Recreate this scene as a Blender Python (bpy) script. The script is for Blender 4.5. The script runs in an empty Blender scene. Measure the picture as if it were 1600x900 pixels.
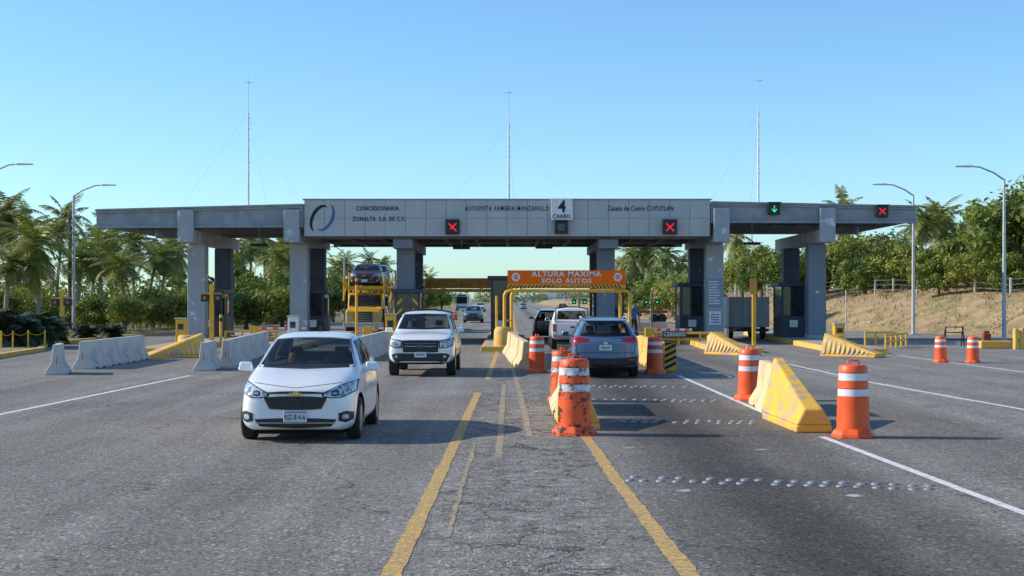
import bpy, bmesh, math, random
from mathutils import Vector, Matrix
from mathutils.bvhtree import BVHTree
random.seed(7)
SC=bpy.context.scene; COL=SC.collection
F=2222.0; H=2.0
def G(px,py):
    Y=H*F/(py-470.0); return ((px-800)*Y/F, Y)
def XP(px,Y): return (px-800)*Y/F
def ZP(py,Y): return H-(py-470)*Y/F
ORD="first second third fourth fifth sixth seventh eighth ninth tenth eleventh twelfth thirteenth fourteenth fifteenth sixteenth seventeenth eighteenth nineteenth twentieth".split()
def ordn(i):
    if i<20: return ORD[i]
    t=["twenty","thirty","forty","fifty"][(i+1)//10-2]; u=(i+1)%10
    return t+("-"+ORD[u-1] if u else "th-place")

# ------------------------------------------------------------- materials
def nmat(name,c1,c2=None,scale=4,lo=.4,hi=.6,rough=.7,metal=0,coat=0,bump=0,bscale=30,c3=None,s3=1,lo3=.6,hi3=.65,emit=0,trans=0,stretch=None,spec=.5,clear=0):
    m=bpy.data.materials.new(name); m.use_nodes=True; nt=m.node_tree; N=nt.nodes; L=nt.links
    b=N['Principled BSDF']
    if c2 is None: c2=tuple(c*.82 for c in c1)
    tc=N.new('ShaderNodeTexCoord'); src=tc.outputs['Object']
    if stretch:
        mp=N.new('ShaderNodeMapping'); mp.inputs['Scale'].default_value=stretch; L.new(src,mp.inputs[0]); src=mp.outputs[0]
    def mixer(a,bc,sc,l,h,det=8):
        n=N.new('ShaderNodeTexNoise'); n.inputs['Scale'].default_value=sc; n.inputs['Detail'].default_value=det; n.inputs['Roughness'].default_value=.6
        L.new(src,n.inputs['Vector'])
        mr=N.new('ShaderNodeMapRange'); mr.inputs[1].default_value=l; mr.inputs[2].default_value=h; L.new(n.outputs[0],mr.inputs[0])
        mx=N.new('ShaderNodeMix'); mx.data_type='RGBA'; L.new(mr.outputs[0],mx.inputs[0])
        for v,i in ((a,6),(bc,7)):
            if isinstance(v,tuple): mx.inputs[i].default_value=(*v,1)
            else: L.new(v,mx.inputs[i])
        return mx.outputs[2]
    o=mixer(c1,c2,scale,lo,hi)
    if c3: o=mixer(o,c3,s3,lo3,hi3)
    L.new(o,b.inputs['Base Color'])
    b.inputs['Roughness'].default_value=rough; b.inputs['Metallic'].default_value=metal
    b.inputs['Coat Weight'].default_value=coat; b.inputs['Coat Roughness'].default_value=.04
    b.inputs['Specular IOR Level'].default_value=spec
    if emit: L.new(o,b.inputs['Emission Color']); b.inputs['Emission Strength'].default_value=emit
    if bump:
        n=N.new('ShaderNodeTexNoise'); n.inputs['Scale'].default_value=bscale; n.inputs['Detail'].default_value=5; L.new(src,n.inputs['Vector'])
        bp=N.new('ShaderNodeBump'); bp.inputs['Strength'].default_value=bump; bp.inputs['Distance'].default_value=.02
        L.new(n.outputs[0],bp.inputs['Height']); L.new(bp.outputs[0],b.inputs['Normal'])
    if trans:
        t=N.new('ShaderNodeBsdfTranslucent'); L.new(o,t.inputs[0]); ms=N.new('ShaderNodeMixShader'); ms.inputs[0].default_value=trans
        L.new(b.outputs[0],ms.inputs[1]); L.new(t.outputs[0],ms.inputs[2]); L.new(ms.outputs[0],N['Material Output'].inputs[0])
    if clear:
        t=N.new('ShaderNodeBsdfTransparent'); t.inputs[0].default_value=(.78,.84,.82,1); ms=N.new('ShaderNodeMixShader'); ms.inputs[0].default_value=clear
        L.new(b.outputs[0],ms.inputs[1]); L.new(t.outputs[0],ms.inputs[2]); L.new(ms.outputs[0],N['Material Output'].inputs[0])
    return m

def asphalt_mat():
    m=bpy.data.materials.new('asphalt'); m.use_nodes=True; nt=m.node_tree; N=nt.nodes; L=nt.links; b=N['Principled BSDF']
    tc=N.new('ShaderNodeTexCoord'); P=tc.outputs['Object']
    def noise(sc,vec=P,det=6,ro=.6):
        n=N.new('ShaderNodeTexNoise'); n.inputs['Scale'].default_value=sc; n.inputs['Detail'].default_value=det; n.inputs['Roughness'].default_value=ro; L.new(vec,n.inputs['Vector']); return n.outputs[0]
    def mrange(v,a,c,d,e,smooth=False):
        r=N.new('ShaderNodeMapRange'); 
        if smooth: r.interpolation_type='SMOOTHSTEP'
        for i,x in zip((1,2,3,4),(a,c,d,e)): r.inputs[i].default_value=x
        L.new(v,r.inputs[0]); return r.outputs[0]
    def math_(op,a,c):
        n=N.new('ShaderNodeMath'); n.operation=op
        for i,x in enumerate((a,c)):
            if isinstance(x,(int,float)): n.inputs[i].default_value=x
            else: L.new(x,n.inputs[i])
        return n.outputs[0]
    mp=N.new('ShaderNodeMapping'); mp.inputs['Scale'].default_value=(1.6,.05,1); L.new(P,mp.inputs[0])
    streak=mrange(noise(1.0,mp.outputs[0],5),.3,.7,.80,1.15)
    patch=mrange(noise(.3),.3,.7,.86,1.13)
    mid=mrange(noise(5),.3,.7,.90,1.10)
    fine=mrange(noise(30,P,4,.88),.32,.68,.28,1.72)
    sp=N.new('ShaderNodeTexVoronoi'); sp.inputs['Scale'].default_value=34; L.new(P,sp.inputs['Vector'])
    sx=N.new('ShaderNodeSeparateColor'); L.new(sp.outputs['Color'],sx.inputs[0])
    chips=mrange(sx.outputs[0],.84,1,1,2.1)
    holes=mrange(sx.outputs[1],0,.2,.42,1)
    xyz=N.new('ShaderNodeSeparateXYZ'); L.new(P,xyz.inputs[0]); X=xyz.outputs[0]; Y=xyz.outputs[1]
    wob=math_('ADD',X,mrange(noise(.5),0,1,-.5,.5))
    a=mrange(wob,1.1,1.9,0,1,True); c=mrange(wob,3.9,4.6,1,0,True); lane=math_('MULTIPLY',a,c)
    lane=math_('MULTIPLY',lane,mrange(Y,60,75,1,.3))
    oil=mrange(math_('ABSOLUTE',math_('SUBTRACT',wob,2.55),0),0,1.0,1,0,True)
    k=math_('SUBTRACT',1,math_('ADD',math_('MULTIPLY',lane,.38),math_('MULTIPLY',oil,.28)))
    def track(x0,w,am):
        return math_('SUBTRACT',1,math_('MULTIPLY',mrange(math_('ABSOLUTE',math_('SUBTRACT',wob,x0),0),0,w,1,0,True),am))
    for x0,w,am in ((-3.0,.9,.16),(-6.9,1.0,.12),(6.6,1.4,.26),(-11,1.2,.1)):
        k=math_('MULTIPLY',k,track(x0,w,am))
    med=math_('MULTIPLY',mrange(wob,-.9,-.55,0,1,True),mrange(wob,.7,1.2,1,0,True)); k=math_('MULTIPLY',k,math_('ADD',1,math_('MULTIPLY',med,mrange(noise(2.6,P,10,.85),.38,.62,-.42,.42))))
    v=streak
    for o in (patch,mid,fine,chips,holes,k): v=math_('MULTIPLY',v,o)
    def cracks(sc,amt,w,dark,mask,dsc=1.2):
        cv=N.new('ShaderNodeTexVoronoi'); cv.feature='DISTANCE_TO_EDGE'; cv.inputs['Scale'].default_value=sc
        dn=N.new('ShaderNodeTexNoise'); dn.inputs['Scale'].default_value=dsc; dn.inputs['Detail'].default_value=6; L.new(P,dn.inputs['Vector'])
        vm=N.new('ShaderNodeVectorMath'); vm.operation='MULTIPLY_ADD'; L.new(dn.outputs['Color'],vm.inputs[0]); vm.inputs[1].default_value=(amt,amt,0); L.new(P,vm.inputs[2]); L.new(vm.outputs[0],cv.inputs['Vector'])
        cr=mrange(cv.outputs['Distance'],0,w,dark,1)
        return math_('ADD',math_('MULTIPLY',math_('SUBTRACT',cr,1),mask),1)
    v=math_('MULTIPLY',v,cracks(.22,1.6,.005,.35,mrange(noise(.25),.44,.56,0,1)))
    v=math_('MULTIPLY',v,cracks(1.6,.5,.045,.3,math_('MULTIPLY',med,mrange(noise(.8),.38,.54,0,1)),3))
    mx=N.new('ShaderNodeVectorMath'); mx.operation='SCALE'; mx.inputs[0].default_value=(.300,.272,.240); L.new(v,mx.inputs[3])
    L.new(mx.outputs[0],b.inputs['Base Color']); b.inputs['Roughness'].default_value=.92; b.inputs['Specular IOR Level'].default_value=.15
    bp=N.new('ShaderNodeBump'); bp.inputs['Strength'].default_value=.75; bp.inputs['Distance'].default_value=.012
    L.new(math_('ADD',fine,math_('MULTIPLY',chips,.4)),bp.inputs['Height']); L.new(bp.outputs[0],b.inputs['Normal'])
    return m

M={}
M['asphalt']=asphalt_mat()
M['yline']=nmat('worn_yellow_line',(.74,.43,.07),(.48,.30,.09),9,.42,.62,bump=.5,c3=(.25,.21,.17),s3=22,lo3=.48,hi3=.60)
M['yline2']=nmat('patchy_yellow_line',(.62,.39,.10),(.33,.26,.16),3,.42,.58,bump=.5,c3=(.25,.225,.2),s3=9,lo3=.44,hi3=.54)
M['wline']=nmat('worn_white_line',(.80,.78,.73),(.46,.44,.41),8,.5,.7,c3=(.28,.26,.24),s3=26,lo3=.54,hi3=.66)
M['wfaint']=nmat('faded_white_line',(.52,.5,.47),(.28,.26,.24),5,.42,.56)
M['white']=nmat('white_car_paint',(.84,.83,.81),(.81,.8,.79),2,rough=.3,coat=.7)
M['blue']=nmat('blue_grey_car_paint',(.11,.19,.32),(.10,.175,.30),2,rough=.28,metal=.25,coat=.9)
M['blackp']=nmat('black_car_paint',(.02,.02,.025),None,2,rough=.3,coat=.9)
M['grey']=nmat('grey_car_paint',(.10,.10,.11),None,2,rough=.3,metal=.4,coat=.8)
M['silver']=nmat('silver_car_paint',(.5,.5,.52),None,2,rough=.3,metal=.5,coat=.8)
M['maroon']=nmat('dark_red_car_paint',(.06,.006,.01),None,2,rough=.4,coat=.3)
M['glass']=nmat('dark_window_glass',(.035,.042,.046),(.014,.017,.02),2.2,.4,.62,rough=.04,coat=.3)
M['glassT']=nmat('clear_window_glass',(.02,.025,.027),(.014,.017,.02),2.2,rough=.03,coat=.5,clear=.62)
M['cabin']=nmat('cabin_lining',(.10,.095,.09),(.07,.068,.065),6,rough=.9)
M['seat']=nmat('seat_fabric',(.09,.085,.08),None,8,rough=.9)
M['chrome']=nmat('chrome',(.7,.7,.71),None,5,rough=.16,metal=1)
M['plastic']=nmat('black_plastic',(.015,.015,.016),(.025,.025,.025),8,rough=.5)
M['rubber']=nmat('tyre_rubber',(.022,.021,.02),(.05,.045,.04),8,.5,.7,rough=.85)
M['rim']=nmat('alloy_rim',(.4,.4,.41),(.25,.25,.25),8,rough=.35,metal=.7)
M['lamp']=nmat('headlight_lens',(.62,.65,.68),(.16,.18,.2),14,.44,.56,rough=.08,coat=1)
M['redlens']=nmat('red_lamp_lens',(.5,.012,.015),(.3,.005,.01),20,rough=.12,coat=1)
M['amber']=nmat('amber_lens',(.8,.25,.02),None,20,rough=.2,coat=1)
M['gold']=nmat('gold_emblem',(.75,.5,.1),None,9,rough=.3,metal=.4)
M['plate']=nmat('plate_white',(.7,.71,.72),(.6,.62,.64),12,rough=.5)
M['ink']=nmat('dark_ink',(.012,.012,.02),None,5,rough=.6)
M['greyink']=nmat('faded_grey_ink',(.3,.28,.28),None,5,rough=.6)
M['inner']=nmat('wheel_well',(.008,.008,.008),None,5,rough=.9)
M['concrete']=nmat('grey_concrete',(.60,.57,.53),(.48,.45,.42),3,.35,.65,bump=.3,rough=.9,c3=(.26,.24,.22),s3=1.6,lo3=.56,hi3=.76)
M['kerbc']=nmat('kerb_concrete',(.44,.41,.37),(.32,.29,.26),3,bump=.3,rough=.9)
M['ypaint']=nmat('worn_yellow_paint',(.84,.48,.07),(.74,.39,.05),3,.35,.65,bump=.25,rough=.75,c3=(.48,.36,.24),s3=3.0,lo3=.52,hi3=.62)
M['ysteel']=nmat('yellow_steel_paint',(.84,.46,.03),(.72,.37,.025),4,rough=.45,c3=(.3,.18,.06),s3=6,lo3=.66,hi3=.74)
M['beige']=nmat('faded_beige_concrete',(.74,.57,.32),(.64,.45,.22),3,.35,.65,bump=.25,rough=.9,c3=(.42,.35,.27),s3=3.4,lo3=.52,hi3=.64)
M['orange']=nmat('orange_plastic',(.94,.12,.02),(.86,.09,.016),4,rough=.45,c3=(.45,.07,.02),s3=5,lo3=.62,hi3=.8)
M['orange2']=nmat('scuffed_orange_plastic',(.9,.12,.02),(.8,.09,.018),4,rough=.5,c3=(.06,.03,.02),s3=7,lo3=.53,hi3=.585,stretch=(1,1,1.6))
M['band']=nmat('white_reflective_band',(.8,.8,.82),(.66,.66,.69),6,rough=.4)
M['band2']=nmat('dirty_reflective_band',(.76,.76,.78),(.46,.44,.44),6,.4,.6,rough=.4,c3=(.12,.1,.1),s3=9,lo3=.54,hi3=.6)
M['fascia']=nmat('grey_fascia_panel',(.47,.475,.47),(.42,.425,.425),1.2,.35,.65,rough=.5,metal=.0,c3=(.36,.365,.37),s3=.7,lo3=.58,hi3=.8,stretch=(1,1,.4))
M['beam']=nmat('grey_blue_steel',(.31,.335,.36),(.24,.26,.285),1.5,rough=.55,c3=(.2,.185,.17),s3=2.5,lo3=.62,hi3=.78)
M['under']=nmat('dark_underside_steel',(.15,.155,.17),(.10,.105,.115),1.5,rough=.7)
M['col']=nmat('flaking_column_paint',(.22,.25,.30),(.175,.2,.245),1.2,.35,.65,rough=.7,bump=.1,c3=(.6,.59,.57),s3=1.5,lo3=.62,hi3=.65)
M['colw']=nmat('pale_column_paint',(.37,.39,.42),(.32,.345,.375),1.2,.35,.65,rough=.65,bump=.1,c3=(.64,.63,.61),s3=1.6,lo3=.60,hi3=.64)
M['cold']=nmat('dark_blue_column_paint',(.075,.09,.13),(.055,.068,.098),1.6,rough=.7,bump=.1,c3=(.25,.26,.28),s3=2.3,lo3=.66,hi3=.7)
M['booth']=nmat('booth_dark_panel',(.05,.06,.085),(.035,.045,.062),2,rough=.5)
M['galv']=nmat('galvanised_steel',(.55,.55,.55),(.45,.45,.45),6,rough=.5,metal=.2)
M['stud']=nmat('dull_stud_metal',(.32,.33,.335),(.2,.205,.215),30,rough=.45,metal=.3)
M['mast']=nmat('white_mast_paint',(.8,.78,.77),(.7,.65,.65),3,rough=.5)
M['wire']=nmat('wire',(.5,.53,.57),None,3,rough=.5)
M['red']=nmat('red_led',(.9,.02,.03),(.7,.015,.02),9,emit=.8)
M['green']=nmat('green_led',(.05,.8,.4),(.03,.6,.3),9,emit=.8)
M['osign']=nmat('orange_sign_face',(1.0,.17,.008),(.96,.15,.006),3,rough=.6,spec=.2)
M['oback']=nmat('orange_sign_back',(.72,.32,.05),(.52,.22,.05),3,rough=.6)
M['wpaint']=nmat('white_paint',(.82,.81,.79),(.7,.69,.66),5,rough=.6)
M['postw']=nmat('white_fence_post',(.66,.64,.59),(.5,.47,.42),4,rough=.8)
M['bluesign']=nmat('blue_notice',(.05,.13,.30),(.04,.11,.25),4,rough=.5)
M['notice']=nmat('grey_blue_notice',(.25,.32,.41),(.22,.29,.37),4,rough=.5)
M['trunk']=nmat('palm_trunk',(.38,.32,.25),(.24,.2,.15),3,bump=.5,stretch=(1,1,6),rough=.95)
M['bark']=nmat('tree_bark',(.20,.15,.11),(.11,.085,.06),4,bump=.5,rough=.95)
M['palm']=nmat('palm_leaf',(.31,.32,.055),(.14,.16,.028),.8,.38,.62,rough=.5,trans=.3,c3=(.44,.33,.12),s3=1.3,lo3=.6,hi3=.72)
M['palm2']=nmat('palm_leaf_dark',(.22,.26,.05),(.10,.13,.026),.8,.38,.62,rough=.5,trans=.3)
M['cycad']=nmat('cycad_leaf',(.07,.10,.04),(.035,.055,.025),2,rough=.4,trans=.15)
M['leafa']=nmat('leaf_mid_green',(.21,.27,.035),(.085,.125,.018),.7,.38,.62,rough=.55,trans=.32)
M['leafb']=nmat('leaf_yellow_green',(.31,.33,.045),(.14,.165,.025),.6,.38,.62,rough=.55,trans=.32)
M['leafc']=nmat('leaf_dark_green',(.14,.195,.03),(.055,.085,.014),.7,.38,.62,rough=.55,trans=.28)
M['dry']=nmat('dry_grass_bank',(.44,.31,.16),(.26,.185,.09),.9,.35,.65,bump=.8,bscale=6,rough=1,c3=(.18,.17,.06),s3=.4,lo3=.54,hi3=.7)
M['dryb']=nmat('dry_grass_blades',(.48,.35,.18),(.29,.215,.105),.5,rough=.9,trans=.2,c3=(.2,.19,.06),s3=.4,lo3=.54,hi3=.68)
M['ground']=nmat('roadside_ground',(.20,.18,.07),(.30,.23,.13),.12,.35,.65,bump=.8,bscale=3,rough=1)
M['grass']=nmat('green_grass_blades',(.2,.25,.045),(.3,.27,.08),.5,rough=.8,trans=.2)
M['hill']=nmat('hazy_hill',(.22,.29,.36),None,.002,rough=1)  # bluish distance haze put into the hill colour
M['cloth_b']=nmat('blue_shirt',(.06,.13,.28),None,9,rough=.9,bump=.2)
M['cloth_w']=nmat('pale_shirt',(.5,.48,.45),None,9,rough=.9,bump=.2)
M['cloth_d']=nmat('dark_shirt',(.08,.07,.08),None,9,rough=.9,bump=.2)
M['skin']=nmat('skin',(.40,.23,.15),None,9,rough=.6)
M['hair']=nmat('dark_hair',(.015,.012,.01),None,9,rough=.6)
M['jean']=nmat('dark_trousers',(.03,.035,.06),None,9,rough=.9)
M['brown']=nmat('rust_brown_paint',(.3,.07,.04),None,9,rough=.7)
M['tank']=nmat('pale_box_panel',(.48,.49,.50),(.40,.41,.43),2,rough=.5)

# ------------------------------------------------------------- builders
class MB:
    def __init__(s): s.v=[]; s.f=[]
    def add(s,vs,fs):
        o=len(s.v); s.v+= [tuple(v) for v in vs]; s.f+=[tuple(i+o for i in f) for f in fs]; return s
    def bx(s,x0,x1,y0,y1,z0,z1):
        return s.add([(x0,y0,z0),(x1,y0,z0),(x1,y1,z0),(x0,y1,z0),(x0,y0,z1),(x1,y0,z1),(x1,y1,z1),(x0,y1,z1)],
                     [(0,3,2,1),(4,5,6,7),(0,1,5,4),(1,2,6,5),(2,3,7,6),(3,0,4,7)])
    def hexa(s,p):
        return s.add(p,[(0,3,2,1),(4,5,6,7),(0,1,5,4),(1,2,6,5),(2,3,7,6),(3,0,4,7)])
    def cyl(s,p0,p1,r0,r1=None,n=10):
        if r1 is None: r1=r0
        return s.tube([p0,p1],[r0,r1],n)
    def tube(s,path,r,n=8):
        path=[Vector(p) for p in path]
        if not isinstance(r,(list,tuple)): r=[r]*len(path)
        vs=[];up=None
        for i,p in enumerate(path):
            d=(path[min(i+1,len(path)-1)]-path[max(i-1,0)]).normalized()
            if up is None: up=Vector((0,0,1)) if abs(d.z)<.9 else Vector((1,0,0))
            a=d.cross(up).normalized(); b=d.cross(a).normalized(); up=a.cross(d) if abs(a.cross(d).length)>.1 else up
            for k in range(n):
                t=2*math.pi*k/n; vs.append(p+(a*math.cos(t)+b*math.sin(t))*r[i])
        fs=[]
        for i in range(len(path)-1):
            for k in range(n): fs.append((i*n+k,i*n+(k+1)%n,(i+1)*n+(k+1)%n,(i+1)*n+k))
        fs.append(tuple(range(n))); fs.append(tuple((len(path)-1)*n+k for k in range(n)))
        return s.add(vs,fs)
    def lathe(s,prof,c=(0,0,0),n=20,axis='z'):
        vs=[];fs=[]
        for r,z in prof:
            for k in range(n):
                t=2*math.pi*k/n; a,b=r*math.cos(t),r*math.sin(t)
                vs.append((c[0]+a,c[1]+b,c[2]+z) if axis=='z' else (c[0]+z,c[1]+a,c[2]+b))
        for i in range(len(prof)-1):
            for k in range(n): fs.append((i*n+k,i*n+(k+1)%n,(i+1)*n+(k+1)%n,(i+1)*n+k))
        if prof[0][0]>1e-4: fs.append(tuple(range(n)))
        if prof[-1][0]>1e-4: fs.append(tuple((len(prof)-1)*n+k for k in range(n)))
        return s.add(vs,fs)
    def prism(s,poly,a0,a1,axis='y'):
        n=len(poly)
        def P(p,a): return (a,p[0],p[1]) if axis=='x' else ((p[0],a,p[1]) if axis=='y' else (p[0],p[1],a))
        vs=[P(p,a0) for p in poly]+[P(p,a1) for p in poly]
        return s.add(vs,[tuple(range(n)),tuple(range(n,2*n))]+[(i,(i+1)%n,(i+1)%n+n,i+n) for i in range(n)])
    def build(s,name,m,parent=None,smooth=False,bevel=0,seg=2,world=False,loc=None,rz=0,norm=True):
        v=s.v
        if world and parent: L=parent.location; v=[(a-L.x,b-L.y,c-L.z) for a,b,c in v]
        me=bpy.data.meshes.new(name); me.from_pydata(v,[],s.f)
        if norm:
            bm=bmesh.new(); bm.from_mesh(me); bmesh.ops.recalc_face_normals(bm,faces=bm.faces); bm.to_mesh(me); bm.free()
        me.materials.append(m)
        if smooth: me.shade_smooth(); me.set_sharp_from_angle(angle=math.radians(38))
        o=bpy.data.objects.new(name,me); COL.objects.link(o)
        if parent: o.parent=parent
        if loc: o.location=loc
        o.rotation_euler.z=rz
        if bevel:
            b=o.modifiers.new('b','BEVEL'); b.width=bevel; b.segments=seg; b.limit_method='ANGLE'; b.angle_limit=math.radians(35)
        return o
def tag(o,label=None,cat=None,group=None,kind=None):
    if label: o['label']=label
    if cat: o['category']=cat
    if group: o['group']=group
    if kind: o['kind']=kind
    return o
def root(name,label,cat,loc=(0,0,0),rz=0,group=None):
    o=bpy.data.objects.new(name,None); COL.objects.link(o); o.empty_display_size=.2
    o.location=loc; o.rotation_euler=(0,0,rz); tag(o,label,cat,group); return o
def dup(r,loc,rz=None,label=None,group=None,scale=None,recolor=None):
    c=r.copy(); COL.objects.link(c); c.location=loc
    if rz is not None: c.rotation_euler=(0,0,rz)
    if label: c['label']=label
    if group: c['group']=group
    if scale: c.scale=(scale,)*3 if isinstance(scale,(int,float)) else scale
    def rec(a,b):
        for ch in a.children:
            d=ch.copy(); COL.objects.link(d); d.parent=b
            if recolor and ch.name.split('.')[0] in recolor:
                d.material_slots[0].link='OBJECT'; d.material_slots[0].material=recolor[ch.name.split('.')[0]]
            rec(ch,d)
    rec(r,c); return c
def evalmesh(o):
    bpy.context.view_layer.update(); dg=bpy.context.evaluated_depsgraph_get()
    return bpy.data.meshes.new_from_object(o.evaluated_get(dg))
def text(s,w,h,cx,y,cz,m,parent,name='lettering',bold=.012,face=-1,world=False,sp=1.12):
    cu=bpy.data.curves.new('t','FONT'); cu.body=s; cu.offset=bold; cu.resolution_u=3; cu.space_character=sp
    o=bpy.data.objects.new('t',cu); COL.objects.link(o); me=evalmesh(o); bpy.data.objects.remove(o)
    xs=[v.co.x for v in me.vertices]; ys=[v.co.y for v in me.vertices]
    x0,x1,y0,y1=min(xs),max(xs),min(ys),max(ys)
    off=parent.location if world else Vector((0,0,0))
    for v in me.vertices:
        a=(v.co.x-(x0+x1)/2)/(x1-x0)*w*(-face); b=(v.co.y-(y0+y1)/2)/(y1-y0)*h
        v.co=Vector((cx+a,y,cz+b))-off
    me.materials.clear(); me.materials.append(m)
    q=bpy.data.objects.new(name,me); COL.objects.link(q); q.parent=parent; return q

# ------------------------------------------------------------- ground, road, markings
def sheet(name,poly,z,m,**k):
    me=bpy.data.meshes.new(name); bm=bmesh.new(); f=bm.faces.new([bm.verts.new((x,y,z)) for x,y in poly]); bm.normal_update()
    if f.normal.z<0: f.normal_flip()
    bmesh.ops.triangulate(bm,faces=bm.faces); bm.to_mesh(me); bm.free(); me.materials.append(m)
    o=bpy.data.objects.new(name,me); COL.objects.link(o); tag(o,**k); return o
sheet('ground',[(-4000,-60),(4000,-60),(4000,9000),(-4000,9000)],-.06,M['ground'],kind='structure')
sheet('road',[(-70,-20),(60,-20),(60,60),(27,70),(25.5,86),(19.5,100),(15,125),(13.5,170),(13.5,2500),(-14,2500),(-14,170),(-15,130),(-21,100),(-21,62),(-18.4,48.5),(-40,40),(-70,30)],0,M['asphalt'],kind='structure')
def stripe(name,pts,w,m,z=.004,rag=0):
    if rag:
        q=[]
        for a,c in zip(pts,pts[1:]):
            n=max(2,int(math.dist(a,c)/.18)); q+=[(a[0]+(c[0]-a[0])*i/n,a[1]+(c[1]-a[1])*i/n) for i in range(n)]
        pts=q+[pts[-1]]
    b=MB(); vs=[];n=len(pts)
    for i,(x,y) in enumerate(pts):
        a=pts[max(i-1,0)]; c=pts[min(i+1,n-1)]; d=Vector((c[0]-a[0],c[1]-a[1])).normalized(); q=Vector((-d.y,d.x))*w/2
        e,f=(1+random.uniform(-rag,rag)),(1+random.uniform(-rag,rag))
        vs+=[(x+q.x*e,y+q.y*e,z),(x-q.x*f,y-q.y*f,z)]
    b.add(vs,[(2*i,2*i+1,2*i+3,2*i+2) for i in range(n-1)]); o=b.build(name,m); tag(o,kind='structure'); return o
stripe('yellow_line_marking',[(-.90,6),(-.88,10.3),(-.80,20),(-.74,31)],.15,M['yline'],rag=.16)
stripe('yellow_line_marking',[(-.62,36),(-.58,58)],.14,M['yline'],rag=.1)
stripe('yellow_line_marking',[(1.42,6),(1.30,10.3),(1.16,16),(1.08,21.2)],.15,M['yline'],rag=.16)
stripe('faded_yellow_line_marking',[(-.17,18),(-.19,34)],.10,M['yline2'],rag=.3)
stripe('faded_yellow_line_marking',[(.26,21),(.18,30),(.02,42)],.11,M['yline2'],rag=.3)
stripe('faded_yellow_line_marking',[(-.55,12),(-.52,20)],.05,M['yline2'],rag=.6)
stripe('white_line_marking',[(5.0,8),(4.82,13.4),(4.56,20.9)],.12,M['wline'],rag=.08)
stripe('white_line_marking',[(4.5,24.5),(4.45,38)],.11,M['wline'],rag=.08)
stripe('white_line_marking',[(9.6,22),(9.4,26.1),(8.8,35),(8.7,47)],.12,M['wline'],rag=.08)
stripe('faded_white_line_marking',[(9.1,28),(8.2,44)],.10,M['wfaint'])
stripe('white_line_marking',[(14.4,36),(14.1,52)],.13,M['wline'])
stripe('white_line_marking',[(-9.6,16),(-9.0,25),(-8.6,38)],.12,M['wline'],rag=.08)
stripe('faded_white_line_marking',[(-12.9,30),(-12.5,34.7)],.12,M['wfaint'])
for y in (90,102,114,130,150,175,205):
    stripe('lane_dash_marking',[(-4.2,y),(-4.2,y+5)],.15,M['wline']); stripe('lane_dash_marking',[(6.6,y),(6.6,y+5)],.15,M['wline'])
stripe('yellow_edge_marking',[(.2,92),(.2,900)],.2,M['yline'])
for px,py in ((1070,767),(1335,775),(985,700),(1190,703)):
    x,y=G(px,py)
    b=MB(); b.add([(x-.12,y,.004),(x-.02,y-.10,.004),(x+.11,y-.03,.004),(x+.05,y+.02,.004),(x+.08,y+.12,.004),(x-.04,y+.08,.004)],[(0,1,2,3,4,5)]); tag(b.build('faded_white_line_marking',M['wfaint']),kind='structure')
b=MB()
for k in range(3600):
    x=random.gauss(.15,.38); y=9.5+random.random()**1.6*24
    if not -.78<x<1.05: continue
    s=random.uniform(.004,.015); h=s*.8; a=random.random()*6.28
    p=[(x+s*math.cos(a+i*1.57)*random.uniform(.7,1.2),y+s*math.sin(a+i*1.57)*random.uniform(.7,1.2),0.001) for i in range(4)]
    b.add(p+[(x,y,h)],[(0,1,4),(1,2,4),(2,3,4),(3,0,4)])
tag(b.build('loose_gravel',M['kerbc']),'loose grit on the worn strip between the two yellow lines','gravel',kind='stuff')

foot=[(46,58),(34,64),(29,71),(26.3,86),(20.5,101),(16,125),(14.8,170),(14.6,320),(14.5,900)]
def resample(p,step):
    out=[]
    for a,b in zip(p,p[1:]):
        L=math.dist(a,b); n=max(1,int(L/step)); out+=[(a[0]+(b[0]-a[0])*i/n,a[1]+(b[1]-a[1])*i/n) for i in range(n)]
    return out+[p[-1]]
fp=resample(foot,1.6)[:160]+[(14.5,900)]
prof=[(-.3,-.05),(.6,.10),(1.6,.42),(2.8,.95),(4.2,1.55),(5.6,2.1),(7.4,2.5),(11,2.85),(18,3.2),(40,4),(160,6)]
rows=[]
for i,(x,y) in enumerate(fp):
    a=fp[max(i-4,0)]; c=fp[min(i+4,len(fp)-1)]; d=Vector((c[0]-a[0],c[1]-a[1])).normalized(); n=Vector((d.y,-d.x))
    rows.append([(x+n.x*o+random.uniform(-.15,.15)*(o>0),y+n.y*o,h+random.uniform(-.12,.12)*(0<o<30)) for o,h in prof])
b=MB(); w=len(prof)
b.add([p for r in rows for p in r],[(i*w+j,i*w+j+1,(i+1)*w+j+1,(i+1)*w+j) for i in range(len(rows)-1) for j in range(w-1)])
tag(b.build('embankment_terrain',M['dry'],smooth=True),kind='structure')
b=MB()
for k in range(13000):
    i=random.randrange(0,min(90,len(rows)-2)); j=random.choice([1,2,3,4,5,5,6,6,7]); u,v=random.random(),random.random()
    p=[Vector(rows[i][j]),Vector(rows[i][j+1]),Vector(rows[i+1][j])]; q=p[0]+(p[1]-p[0])*u+(p[2]-p[0])*v
    h=random.uniform(.06,.22)*(2.2 if random.random()<.08 else 1); a=random.uniform(0,6.28); wd=.05
    b.add([(q.x-wd*math.cos(a),q.y-wd*math.sin(a),q.z-.05),(q.x+wd*math.cos(a),q.y+wd*math.sin(a),q.z-.05),(q.x+random.uniform(-.12,.12),q.y+random.uniform(-.12,.12),q.z+h)],[(0,1,2)])
tag(b.build('dry_grass',M['dryb'],norm=False),'dry straw coloured grass covering the embankment right of the canopy','grass',kind='stuff')
b=MB()
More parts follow.
